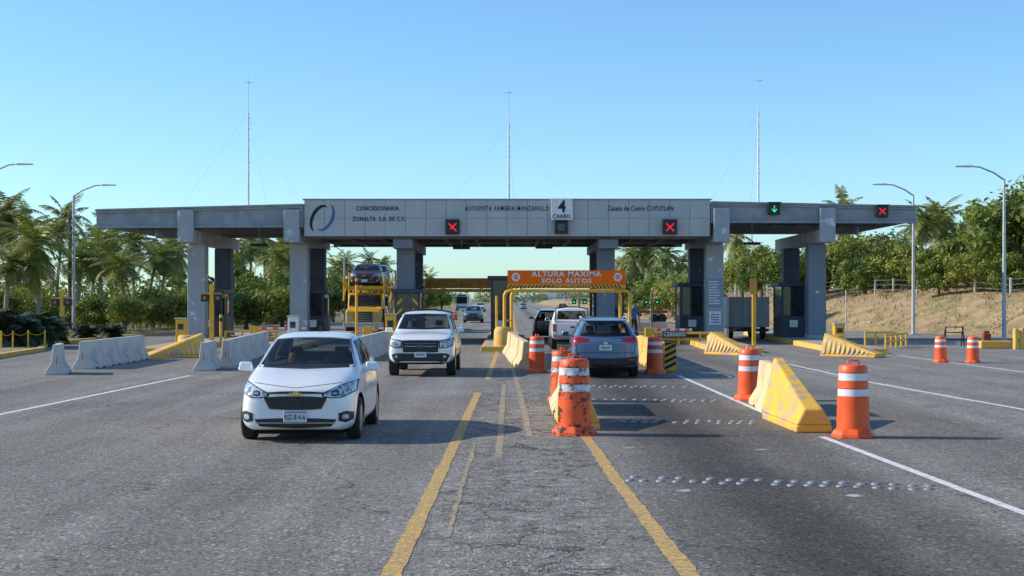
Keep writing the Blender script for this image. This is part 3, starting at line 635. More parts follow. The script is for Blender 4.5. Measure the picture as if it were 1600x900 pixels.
for px,Y,h,lb in ((557,62,3.0,'thin tall yellow post just left of the car carrier truck'),(345,62,1.4,'thin short yellow post beside the left yellow signal post'),(700,64,1.5,'thin short yellow post right of the white pickup')):
    x=XP(px,Y); r=root('slim_post',lb,'post',(x,Y,0),group='slim yellow posts'); b=MB(); b.cyl((0,0,0),(0,0,h),.06,n=10); b.build('post',M['ysteel'],r,smooth=True); b=MB(); b.lathe([(.065,h-.3),(.065,h-.15)],n=10); b.f=b.f[:10]; b.build('band',M['ink'],r); b=MB(); b.bx(-.14,.14,-.14,.14,0,.04); b.build('foot_plate',M['ysteel'],r)
Y=55; x=XP(1178,Y); r=root('yellow_post','tall yellow post with an orange plate at its top right of the notice column','post',(x,Y,0))
b=MB(); b.bx(x-.07,x+.07,Y-.07,Y+.07,0,2.85); part(b,'post',M['ysteel'],r,bevel=.01)
b=MB(); b.bx(x-.17,x+.1,Y-.10,Y-.075,2.25,2.85); part(b,'plate',M['oback'],r)
b=MB(); b.bx(x-.2,x+.2,Y-.2,Y+.2,0,.06); part(b,'foot_plate',M['ysteel'],r)

def rail(p,q,h,n,label,m='ysteel',bars=2,base=0,t=.035):
    r=root('guard_rail',label,'railing',(p[0],p[1],base)); p=Vector((*p,base)); q=Vector((*q,base))
    for i in range(n): b=MB(); c=p+(q-p)*i/(n-1); b.cyl(c,c+Vector((0,0,h)),t,n=8); part(b,'post',M[m],r,smooth=True)
    for k in range(bars): b=MB(); z=Vector((0,0,h*(1-.45*k)-.03)); b.cyl(p+z,q+z,t*.9,n=8); part(b,'rail',M[m],r,smooth=True)
    return r
rail(G(1384,545),(XP(1416,62.5),62.5),.6,5,'low yellow pipe railing at the right side of the rightmost ramp',bars=2,t=.05)
rail((XP(1352,64),64),(XP(1400,64),64),.62,4,'low yellow railing behind the rightmost ribbed ramp',bars=2,t=.05)
rail((XP(992,63),63),(XP(1128,63),63),.6,5,'low yellow railing across the closed lane',bars=2,base=.0,t=.06)
Y=62.8; r=root('closed_lane_sign','small grey sign reading CERRADO on the yellow railing of the closed lane','sign',(XP(1054,Y),Y,.4))
b=MB(); b.bx(XP(1035,Y),XP(1073,Y),Y-.03,Y,.36,.70); part(b,'panel',M['booth'],r,bevel=.01)
text('CERRADO',.95,.2,XP(1054,Y),Y-.036,.53,M['wpaint'],r,world=True,bold=.02)
rail((XP(352,64),64),(XP(432,64),64),.65,4,'low yellow railing left of the second column pair',t=.05)
r=root('chain_fence','slim yellow posts linked by a sagging chain beside the dark cycads','chain fence',(XP(4,57),57,.1))
P=[Vector((XP(a,57+i*.5),57+i*.5,.1)) for i,a in enumerate((2,20,44,70))]
for p in P: b=MB(); b.cyl(p,p+Vector((0,0,.7)),.035,n=8); part(b,'post',M['ysteel'],r)
for p,q in zip(P,P[1:]): b=MB(); b.tube([p.lerp(q,t)+Vector((0,0,.62-.5*t*(1-t))) for t in (0,.25,.5,.75,1)],.012,5); part(b,'chain',M['ysteel'],r)
for px,Y,L,lb in ((398,63.6,2.1,'red and white boom arm left of the second column pair'),(575,63.6,1.6,'short red and white boom arm beside the car carrier truck'),(1015,60.6,1.6,'striped boom arm in front of the closed lane railing')):
    x=XP(px,Y); r=root('boom_gate',lb,'boom gate',(x,Y,0),group='boom gates')
    b=MB(); b.bx(x-.2,x+.2,Y-.15,Y+.15,0,.85); part(b,'cabinet',M['ysteel'],r,bevel=.02)
    b=MB(); b.bx(x+.2,x+.2+L,Y-.04,Y+.04,.72,.82); part(b,'arm',M['wpaint'],r)
    b=MB(); n=4; [b.bx(x+.3+k*L/n,x+.3+k*L/n+L/n*.45,Y-.045,Y+.045,.715,.825) for k in range(n)]; part(b,'red_bands',M['orange'],r)
def kerb(pts,m,sgn):
    b=MB()
    for a,c in zip(pts,pts[1:]):
        d=(Vector(c)-Vector(a)).normalized(); n=Vector((-d.y,d.x))*.25*sgn
        b.hexa([(a[0],a[1],-.02),(c[0],c[1],-.02),(c[0]+n.x,c[1]+n.y,-.02),(a[0]+n.x,a[1]+n.y,-.02),(a[0],a[1],.15),(c[0],c[1],.15),(c[0]+n.x,c[1]+n.y,.15),(a[0]+n.x,a[1]+n.y,.15)])
    tag(b.build('kerb',m),kind='structure')
kerb([(-30,43),(-17.6,47.5),(-18.6,56.5),(-20.8,64),(-20.8,100)],M['ypaint'],1)
sheet('verge',[(-30.0,43.4),(-17.8,47.9),(-18.8,56.6),(-21,64.2),(-21,100),(-60,100),(-60,43)],.11,M['ground'],kind='structure')
kerb([(60,58),(30,62.5),(20.4,64.5),(15.8,66.5)],M['kerbc'],-1)
Y=63; x=XP(1491,Y); r=root('metal_rack','small dark metal A-frame rack beyond the two far right drums','rack',(x,Y,0))
for s in (-1,1): b=MB(); b.tube([(x+s*.42-.12,Y,0),(x+s*.38,Y,.85),(x+s*.42+.12,Y+.3,0)],.03,6); part(b,'leg',M['plastic'],r)
b=MB(); [b.cyl((x-.4,Y,z),(x+.4,Y,z),.025,n=6) for z in (.3,.6,.84)]; part(b,'cross_bars',M['plastic'],r)
Y=61; x=XP(1541,Y); r=root('rusty_marker','short rusty red marker post at the far right kerb','marker post',(x,Y,0)); b=MB(); b.bx(x-.17,x+.17,Y-.15,Y+.15,0,.6); part(b,'body',M['brown'],r,bevel=.03); b=MB(); b.bx(x-.12,x+.12,Y-.1,Y+.1,.602,.72); part(b,'cap',M['brown'],r,bevel=.03)
for i,(px,lb) in enumerate(((1587,'left one of two yellow bollards at the right edge'),(1597,'right one of two yellow bollards at the right edge'))):
    Y=58.5; b=MB(); b.lathe([(.11,0),(.11,.8),(.08,.86),(0,.87)],n=14); o=b.build('bollard',M['ypaint'],smooth=True,loc=(XP(px,Y),Y,0)); tag(o,lb,'bollard','yellow bollards right')
Y=59.5; r=root('yellow_block','low yellow concrete block near the right edge','concrete block',(XP(1560,Y),Y,0)); b=MB(); b.bx(XP(1533,Y),XP(1583,Y),Y,Y+.5,0,.32); part(b,'body',M['ypaint'],r,bevel=.04)

# ------------------------------------------------------------- lamps, poles, fence
def lamp(x,y,h,arm,label):
    r=root('street_lamp',label,'street lamp',(x,y,0),group='street lamps')
    s=1 if arm>0 else -1
    b=MB(); b.tube([(0,0,0),(0,0,h-.3)],[.11,.06],10); b.build('pole',M['galv'],r,smooth=True)
    b=MB(); b.tube([(0,0,h-.35),(arm*.3,0,h),(arm*.7,0,h+.28),(arm,0,h+.33)],[.05,.045,.04,.035],8); b.build('arm',M['galv'],r,smooth=True)
    b=MB(); b.hexa([(arm-s*.1,-.12,h+.27),(arm+s*.75,-.15,h+.29),(arm+s*.75,.15,h+.29),(arm-s*.1,.12,h+.27),(arm-s*.1,-.06,h+.38),(arm+s*.7,-.1,h+.35),(arm+s*.7,.1,h+.35),(arm-s*.1,.06,h+.38)]); b.build('lamp_head',M['galv'],r,bevel=.02)
    b=MB(); b.bx(-.2,.2,-.2,.2,0,.05); b.build('base_plate',M['galv'],r)
lamp(-26.2,85,8.6,1.8,'grey street lamp with arm to the right, left of the canopy')
lamp(-26.6,72,8.6,1.6,'street lamp whose head only enters at the left edge')
lamp(XP(249,150),150,8,1.6,'small distant street lamp behind the left canopy wing')
lamp(XP(1427,84.5),84.5,8.6,-1.7,'grey street lamp just right of the canopy tip')
lamp(XP(1569,70),70,8.3,-1.7,'tall grey street lamp near the right edge')
lamp(XP(538,140),140,7,-1.2,'distant street lamp behind the car carrier truck')
x,Y=XP(109,92),92; r=root('utility_pole','weathered wooden utility pole with crossarm among the left palms','utility pole',(x,Y,0))
b=MB(); b.cyl((x,Y,0),(x,Y,7.8),.14,.10); part(b,'pole',M['bark'],r); b=MB(); b.bx(x-.7,x+.7,Y-.06,Y+.06,7.3,7.42); part(b,'crossarm',M['bark'],r)
for k in (-.6,0,.6): b=MB(); b.lathe([(.05,0),(.07,.1),(.03,.2),(0,.2)],(x+k,Y-.02,7.42),8); part(b,'insulator',M['wpaint'],r)
x,Y=XP(1322,94),94; r=root('marker_pole','thin plain grey pole at the foot of the dry bank','pole',(x,Y,0)); b=MB(); b.cyl((x,Y,0),(x,Y,2.6),.04); part(b,'pole',M['galv'],r); b=MB(); b.lathe([(.07,2.6),(.05,2.68),(0,2.7)],(x,Y,0),10); part(b,'cap',M['galv'],r)
x,Y=XP(1060,110),110; r=root('road_sign','yellow diamond warning sign beyond the canopy right of the road','road sign',(x,Y,0)); b=MB(); b.cyl((x,Y,0),(x,Y,3.4),.05); part(b,'pole',M['galv'],r)
b=MB(); b.prism([(x-.5,2.95),(x,2.45),(x+.5,2.95),(x,3.45)],Y-.08,Y-.05,'y'); part(b,'diamond_panel',M['ysteel'],r)
b=MB(); b.prism([(x-.1,2.8),(x+.1,2.8),(x+.1,3.0),(x+.2,3.0),(x,3.2),(x-.2,3.0),(x-.1,3.0)],Y-.09,Y-.085,'y'); part(b,'arrow_symbol',M['ink'],r)
r=root('wire_fence','white post and wire fence along the top of the dry bank','fence',(26,100,2.5))
ps=[]
for i,row in enumerate(rows):
    p=Vector(row[6]); 
    if not ps or (p-ps[-1]).length>2.4: ps.append(p)
ps=[p for p in ps if 66<p.y<150]
for p in ps: b=MB(); b.bx(p.x-.06,p.x+.06,p.y-.06,p.y+.06,p.z-.2,p.z+1.1+random.uniform(-.06,.06)); part(b,'post',M['postw'],r)
for h in (.3,.65,1.0): b=MB(); b.tube([p+Vector((0,-.07,h)) for p in ps],.007,4); part(b,'wire',M['wire'],r)

# ------------------------------------------------------------- vegetation
def palm_meshes(h,seed,lean,nf=24,flen=2.9):
    rnd=random.Random(seed)
    t=MB(); pts=[(lean*(k/6)**2,0.0,h*k/6) for k in range(7)]; t.tube(pts,[.2,.16,.145,.135,.13,.125,.14],8)
    top=Vector(pts[-1]); c=MB()
    for i in range(nf):
        az=i*2.399+rnd.uniform(-.2,.2); el=math.radians(82-135*(i/nf)+rnd.uniform(-8,8)); L=flen*rnd.uniform(.8,1.1)
        p=top.copy(); n=13; cur=[]; e=el
        for k in range(n+1):
            cur.append(p.copy()); d=Vector((math.cos(e)*math.cos(az),math.cos(e)*math.sin(az),math.sin(e))); p=p+d*L/n; e-=math.radians(7.5)*(1-.3*abs(math.sin(el)))
        c.tube(cur[::3],[.03,.025,.02,.012,.008][:len(cur[::3])],4)
        side=Vector((-math.sin(az),math.cos(az),0))
        for k in range(2,n+1):
            f=k/n; ll=.75*math.sin(math.pi*min(1,f*.85+.12))+.12; d=(cur[k]-cur[k-1]).normalized()
            for s in (-1,1):
                for q in (0,.5):
                    b0=cur[k]-(cur[k]-cur[k-1])*q; tip=b0+side*s*ll*.8+d*ll*.45+Vector((0,0,-ll*rnd.uniform(.2,.6))); wv=d*.045
                    mid=b0.lerp(tip,.5)+Vector((0,0,.05)); c.add([b0-wv,b0+wv,mid+wv,mid-wv,tip],[(0,1,2,3),(3,2,4)])
    return t,c
palms=[]
def mkpalm(h,seed,lean,mt,nf=22,fl=2.9):
    r=root('palm_tree','x','palm tree',(0,0,0)); t,c=palm_meshes(h,seed,lean,nf,fl); t.build('trunk',M['trunk'],r,smooth=True); c.build('crown',M[mt],r,norm=False); palms.append([r,h,False]); return r
for h,s,l,m in ((6,1,.5,'palm'),(7.5,2,-.7,'palm'),(9,3,.9,'palm2'),(5,4,.2,'palm'),(8,5,-.3,'palm2')): mkpalm(h,s,l,m)
def put_palm(px,pyc,Y,k,label,grp,z0=0):
    x=XP(px,Y); zc=ZP(pyc,Y); rec=palms[k%5]; s=(zc-z0)/rec[1]
    q=random.uniform(.8,1.1); sc=(q,q,s)
    if not rec[2]:
        r=rec[0]; rec[2]=True; r.location=(x,Y,z0); r.rotation_euler.z=random.uniform(0,6.28); r.scale=sc; r['label']=label; r['group']=grp
    else: dup(rec[0],(x,Y,z0),random.uniform(0,6.28),label,grp,scale=sc)
LP=[(-22,345,95),(20,338,98),(60,385,84),(48,366,125),(88,346,125),(140,380,110),(160,396,95),(182,374,130),(208,378,118),(228,402,100),(252,392,125),(275,400,140),(8,412,82),(120,405,92),(195,415,90)]
LP.sort(); 
for i,(px,py,Y) in enumerate(LP): put_palm(px,py,Y,i*3+1,'coconut palm left of the canopy, %s from the left edge'%ordn(i),'palms left of the canopy')
MP=[(375,395,140),(392,382,150),(415,378,160),(440,388,150),(425,402,130),(522,418,190),(548,412,200),(575,410,210),(600,418,210),(655,432,260),(668,436,300)]
for i,(px,py,Y) in enumerate(sorted(MP)): put_palm(px,py,Y,i*2,'distant palm seen under the left half of the canopy, %s from left'%ordn(i),'palms under the canopy left')
RP=[(990,405,170),(1005,398,180),(1022,392,170),(1040,398,160),(1058,412,170),(975,418,220),(1320,336,150),(1438,345,125),(1455,338,130),(1474,356,128),(1492,366,125),(1418,358,135),(1150,372,150)]
RP.sort()
for i,(px,py,Y) in enumerate(RP): put_palm(px,py,Y,i*2+1,'palm on the right side of the road, %s from left'%ordn(i),'palms right of the road',2.6 if px>1100 else 0)
def crown(seed,R,hc,nb,nl,ls):
    rnd=random.Random(seed); c=MB()
    for i in range(nb):
        while True:
            v=Vector((rnd.uniform(-1,1),rnd.uniform(-1,1),rnd.uniform(-.75,1)))
            if v.length<1: break
        v=v*(.55+.45*rnd.random()); ctr=Vector((v.x*R[0],v.y*R[1],hc+v.z*R[2])); br=rnd.uniform(.16,.32)*R[0]
        for k in range(nl):
            d=Vector((rnd.gauss(0,1),rnd.gauss(0,1),rnd.gauss(0,.8))).normalized(); p=ctr+d*br*rnd.uniform(.5,1.12)
            a=(d.cross(Vector((rnd.gauss(0,1),rnd.gauss(0,1),rnd.gauss(0,1))))).normalized(); bb=a.cross(d+Vector((rnd.gauss(0,.5),rnd.gauss(0,.5),rnd.gauss(0,.5)))).normalized(); s=ls*rnd.uniform(.6,1.3)
            c.add([p-a*s,p-bb*s*.55,p+a*s,p+bb*s*.55],[(0,1,2,3)])
    return c
trees=[]
def mktree(seed,R,hc,nb,nl,ls,mt):
    r=root('broadleaf_tree','x','tree',(0,0,0)); rnd=random.Random(seed+50)
    t=MB(); t.tube([(0,0,-.3),(.1,0,hc*.35),(.0,.1,hc*.7)],[.22,.16,.1],8)
    for k in range(6):
        a=k*1.05+rnd.random(); t.tube([(.08,0,hc*.3+k*.12),(math.cos(a)*R[0]*.35,math.sin(a)*R[1]*.35,hc*.75),(math.cos(a)*R[0]*.7,math.sin(a)*R[1]*.7,hc*1.0)],[.1,.06,.025],6)
    t.build('trunk',M['bark'],r,smooth=True); crown(seed,R,hc,nb,nl,ls).build('crown',M[mt],r,norm=False); trees.append([r,hc+R[2],False]); return r
mktree(11,(3.2,3.0,2.2),2.7,44,130,.15,'leafa'); mktree(12,(3.6,3.2,2.5),3.2,48,130,.16,'leafb'); mktree(13,(2.8,2.8,2.6),3.0,40,130,.15,'leafc'); mktree(14,(2.6,2.4,1.7),1.8,32,120,.14,'leafa')
mktree(15,(4.0,3.5,2.0),2.3,48,130,.16,'leafb')
def put_tree(px,ptop,Y,k,label,grp,z0=0,wide=1):
    x=XP(px,Y); zt=ZP(ptop,Y); rec=trees[k%5]; s=(zt-z0)/rec[1]; sc=(s*wide,s*wide,s)
    if not rec[2]:
        r=rec[0]; rec[2]=True; r.location=(x,Y,z0); r.rotation_euler.z=random.uniform(0,6.28); r.scale=sc; r['label']=label; r['group']=grp
    else: dup(rec[0],(x,Y,z0),random.uniform(0,6.28),label,grp,scale=sc)
LT=[(-5,448,84,1),(70,468,86,0),(110,452,100,2),(150,462,90,3),(195,458,86,1),(240,450,98,0),(275,462,92,4),(370,415,130,2),(400,428,115,0),(430,418,125,1),(470,432,120,2),(520,428,135,0),(385,455,100,3),(440,452,100,4),(600,432,180,1),(660,444,230,2),(690,452,300,0),(330,445,110,1),(300,448,105,0),(30,458,95,4)]
LT.sort()
for i,(px,py,Y,k) in enumerate(LT): put_tree(px,py,Y,k,'leafy bush tree on the left of the road, %s from left'%ordn(i),'trees left of the road',wide=1.25)
RT=[(975,440,210,0),(1000,425,170,2),(1030,420,150,0),(1055,428,140,1),(1075,435,130,4),(1160,398,112,1),(1190,378,118,1),(1215,392,112,0),(1180,415,104,3),(1240,395,118,2),(1290,380,120,0),(1325,372,118,4),(1345,368,122,1),(1375,362,120,2),(1400,372,112,0),(1425,385,110,4),(1455,385,108,1),(1485,378,112,1),(1510,372,106,3),(1535,365,110,1),(1560,350,104,0),(1590,290,100,2),(1622,285,96,0),(1575,395,94,3),(1465,405,98,3),(1350,405,108,3),(1520,400,96,4)]
RT.sort()
for i,(px,py,Y,k) in enumerate(RT): put_tree(px,py,Y,k,'leafy green tree on the right of the road, %s from left'%ordn(i),'trees right of the road',2.4 if px>1150 else 0,wide=1.1)
def wood(seed,label,x0,x1,y0,y1,h,n,mt):
    rnd=random.Random(seed); c=MB()
    for i in range(n):
        x=rnd.uniform(x0,x1); y=rnd.uniform(y0,y1); hh=h*rnd.uniform(.5,1.15); ctr=Vector((x,y,hh*.55)); br=hh*.5
        for k in range(70):
            d=Vector((rnd.gauss(0,1),rnd.gauss(0,1),rnd.gauss(0,1))).normalized(); p=ctr+Vector((d.x*br*1.4,d.y*br,d.z*br))*rnd.uniform(.6,1.1)
            a=Vector((rnd.gauss(0,1),rnd.gauss(0,1),rnd.gauss(0,1))).normalized(); q=a.cross(Vector((rnd.gauss(0,1),.3,1))).normalized(); s=.09*hh*rnd.uniform(.6,1.2)
            c.add([p-a*s,p-q*s*.6,p+a*s,p+q*s*.6],[(0,1,2,3)])
    tag(c.build('far_woods',M[mt],norm=False),label,'woods',kind='stuff')
wood(3,'dense low greenery along the left side beyond the palms',-75,-20,118,170,3.8,150,'leafa')
wood(4,'distant tree line left of the far road',-70,-17,180,420,5,170,'leafa')
wood(5,'distant tree line right of the far road',18,60,170,420,6,170,'leafa')
wood(6,'hazy woods at the end of the road',-200,220,900,1400,9,300,'leafc')
cy=root('cycad_plant','dark spiky cycad at the left edge behind the yellow posts','plant',(XP(22,60),60,.1),group='cycads at the left')
t,c=palm_meshes(.5,77,0,30,1.3); t.build('stem',M['trunk'],cy,smooth=True); c.build('fronds',M['cycad'],cy,norm=False)
for px,Y,lb,s in ((48,62,'dark spiky cycad, second from the left edge',1.1),(75,66,'dark spiky cycad just left of the far left signal post',.9),(-5,59,'dark spiky cycad cut by the left edge',1.2),(135,72,'small dark cycad between the lamp pole and the grey barriers',.6),(175,74,'small dark cycad above the far left grey barriers',.6)):
    dup(cy,(XP(px,Y),Y,.1 if px<120 else 0),random.random()*6,lb,scale=s)

# ------------------------------------------------------------- people
def person(loc,rz,label,shirt,seated=False):
    r=root('person',label,'person',loc,rz)
    J={'pel':(0,0,.93),'sp':(0,-.01,1.15),'ch':(0,0,1.33),'nk':(0,0,1.46),'hd':(0,-.02,1.56),'ht':(0,-.01,1.68),
       'sl':(.19,0,1.38),'el':(.25,.02,1.12),'wl':(.24,-.1,.88),'hl':(.235,-.13,.8),'sr':(-.19,0,1.38),'er':(-.25,.02,1.12),'wr':(-.2,-.22,1.02),'hr':(-.17,-.3,1.05),
       'tl':(.1,0,.88),'kl':(.12,-.02,.48),'al':(.12,.02,.08),'fl':(.13,-.14,.04),'tr':(-.1,0,.88),'kr':(-.12,-.03,.48),'ar':(-.13,.02,.08),'fr':(-.15,-.14,.04)}
    if seated:
        for k,v in {'kl':(.12,-.42,.94),'al':(.12,-.55,.62),'fl':(.12,-.67,.58),'kr':(-.12,-.42,.94),'ar':(-.12,-.55,.62),'fr':(-.12,-.67,.58),'el':(.25,-.14,1.16),'wl':(.17,-.36,1.24),'hl':(.15,-.42,1.28),'er':(-.25,-.14,1.16),'wr':(-.17,-.36,1.24),'hr':(-.15,-.42,1.28)}.items(): J[k]=v
    E=[('pel','sp'),('sp','ch'),('ch','nk'),('nk','hd'),('hd','ht'),('ch','sl'),('sl','el'),('el','wl'),('wl','hl'),('ch','sr'),('sr','er'),('er','wr'),('wr','hr'),('pel','tl'),('tl','kl'),('kl','al'),('al','fl'),('pel','tr'),('tr','kr'),('kr','ar'),('ar','fr')]
    R={'pel':.14,'sp':.13,'ch':.15,'nk':.055,'hd':.088,'ht':.075,'sl':.065,'el':.045,'wl':.032,'hl':.035,'tl':.09,'kl':.06,'al':.042,'fl':.04}
    for k in ('s','e','w','h','t','k','a','f'): R[k+'r']=R[k+'l']
    ks=list(J); me=bpy.data.meshes.new('body'); me.from_pydata([J[k] for k in ks],[(ks.index(a),ks.index(c)) for a,c in E],[])
    o=bpy.data.objects.new('body',me); COL.objects.link(o); m=o.modifiers.new('k','SKIN'); s=o.modifiers.new('s','SUBSURF'); s.levels=2
    for i,k in enumerate(ks): me.skin_vertices[0].data[i].radius=(R[k],R[k]*(.8 if k in('ch','sp','pel') else 1))
    me.skin_vertices[0].data[0].use_root=True
    f=evalmesh(o); bpy.data.objects.remove(o)
    f.materials.clear(); 
    for mm in (shirt,'skin','jean','hair'): f.materials.append(M[mm])
    for p in f.polygons:
        c=p.center; p.use_smooth=True
        hand=(c.y<-.2 and c.z>1.1) if seated else (abs(c.x)>.17 and .7<c.z<1.1)
        p.material_index=3 if (c.z>1.6 and c.y>-.06) or c.z>1.7 else (1 if c.z>1.47 or hand else (0 if c.z>.97 else (2 if c.z>.09 else 3)))
    o=bpy.data.objects.new('body',f); COL.objects.link(o); o.parent=r
person((XP(990,64),64,.2),.3,'person in a blue shirt standing on the island right of the height sign','cloth_b')

# ------------------------------------------------------------- vehicles
def loft(st):
    rings=[];
    for (y,zb,w,zbelt,wb,ze,we,zt) in st:
        zm=zb+(zbelt-zb)*.5
        hf=[(0,zb),(w*.82,zb),(w*.985,zb+.07),(w,zm),(wb,zbelt),(we,ze),(we*.6,zt),(0,zt)]
        rings.append([(x,y,z) for x,z in hf]+[(-x,y,z) for x,z in hf[-2:0:-1]])
    vs=[p for r in rings for p in r]; n=14; fs=[]
    for i in range(len(rings)-1):
        for k in range(n): fs.append((i*n+k,i*n+(k+1)%n,(i+1)*n+(k+1)%n,(i+1)*n+k))
    for base in (0,(len(rings)-1)*n):
        R=lambda k:base+k; Lf=lambda k:base+((14-k)%14)
        fs.append((R(0),R(1),Lf(1)))
        for k in range(1,6): fs.append((R(k),R(k+1),Lf(k+1),Lf(k)))
        fs.append((R(6),R(7),Lf(6)))
    return vs,fs
def resm(c,n):
    c=[Vector(p) for p in c]; out=[]
    for i in range(n+1):
        t=i/n*(len(c)-1); k=min(int(t),len(c)-2); out.append(c[k].lerp(c[k+1],t-k))
    return out
def patch(bvh,r,name,m,axis,top,bot,off=.006,mir=False,n=14,k=6):
    for s in ((1,-1) if mir else (1,)):
        T=resm(top,n); B=resm(bot,n); vs=[]; last=None
        for j in range(k+1):
            for i in range(n+1):
                p=T[i].lerp(B[i],j/k)
                if axis=='f': o=Vector((p.x*s,-6,p.y)); d=Vector((0,1,0))
                elif axis=='r': o=Vector((p.x*s,12,p.y)); d=Vector((0,-1,0))
                elif axis=='s': o=Vector((6*s,p.x,p.y)); d=Vector((-s,0,0))
                else: o=Vector((p.x*s,p.y,6)); d=Vector((0,0,-1))
                h,nr,_,_=bvh.ray_cast(o,d)
                if h is None: h=Vector(last) if last else o+d*6; nr=-d
                if nr.dot(d)>0: nr=-nr
                q=h+nr*off; last=tuple(q); vs.append(q)
        b=MB(); b.add(vs,[(j*(n+1)+i,j*(n+1)+i+1,(j+1)*(n+1)+i+1,(j+1)*(n+1)+i) for j in range(k) for i in range(n)])
        o=b.build(name,m,r,smooth=False,norm=False); o.data.shade_smooth()
def wheel_set(r,ys,x,rad,w=.2,spokes=5):
    for y in ys:
        for s in (-1,1):
            c=(s*x,y,rad); b=MB(); hw=w/2
            b.lathe([(rad*.62,-hw*.9),(rad*.66,-hw),(rad*.93,-hw),(rad,-hw*.75),(rad,hw*.75),(rad*.93,hw),(rad*.66,hw),(rad*.62,hw*.9)],c,28,'x')
            wh=b.build('wheel',M['rubber'],r,smooth=True)
            b=MB(); b.lathe([(rad*.64,-hw*.85),(rad*.64,hw*.85),(rad*.58,hw*.9),(rad*.56,hw*.5),(0,hw*.45)] if s>0 else [(0,-hw*.45),(rad*.56,-hw*.5),(rad*.58,-hw*.9),(rad*.64,-hw*.85),(rad*.64,hw*.85)],c,24,'x'); b.build('rim_barrel',M['inner'],wh,smooth=True)
            b=MB()
            for k in range(spokes):
                a=2*math.pi*k/spokes+.3; ca,sa=math.cos(a),math.sin(a); xo=c[0]+s*hw*.72; t=rad*.085
                p=lambda rr,tt:(y+rr*ca-tt*sa, rad+rr*sa+tt*ca)
                P=[p(rad*.08,-t*1.4),p(rad*.6,-t),p(rad*.6,t),p(rad*.08,t*1.4)]
                b.hexa([(xo-.015,*q) for q in P]+[(xo+.015,*q) for q in P])
            b.lathe([(rad*.14,-.02),(rad*.14,.02)],(c[0]+s*hw*.72,y,rad),12,'x')
            b.lathe([(rad*.6,-.012),(rad*.66,-.012),(rad*.66,.012),(rad*.6,.012)],(c[0]+s*hw*.86,y,rad),28,'x'); b.build('rim',M['rim'],wh,smooth=True)
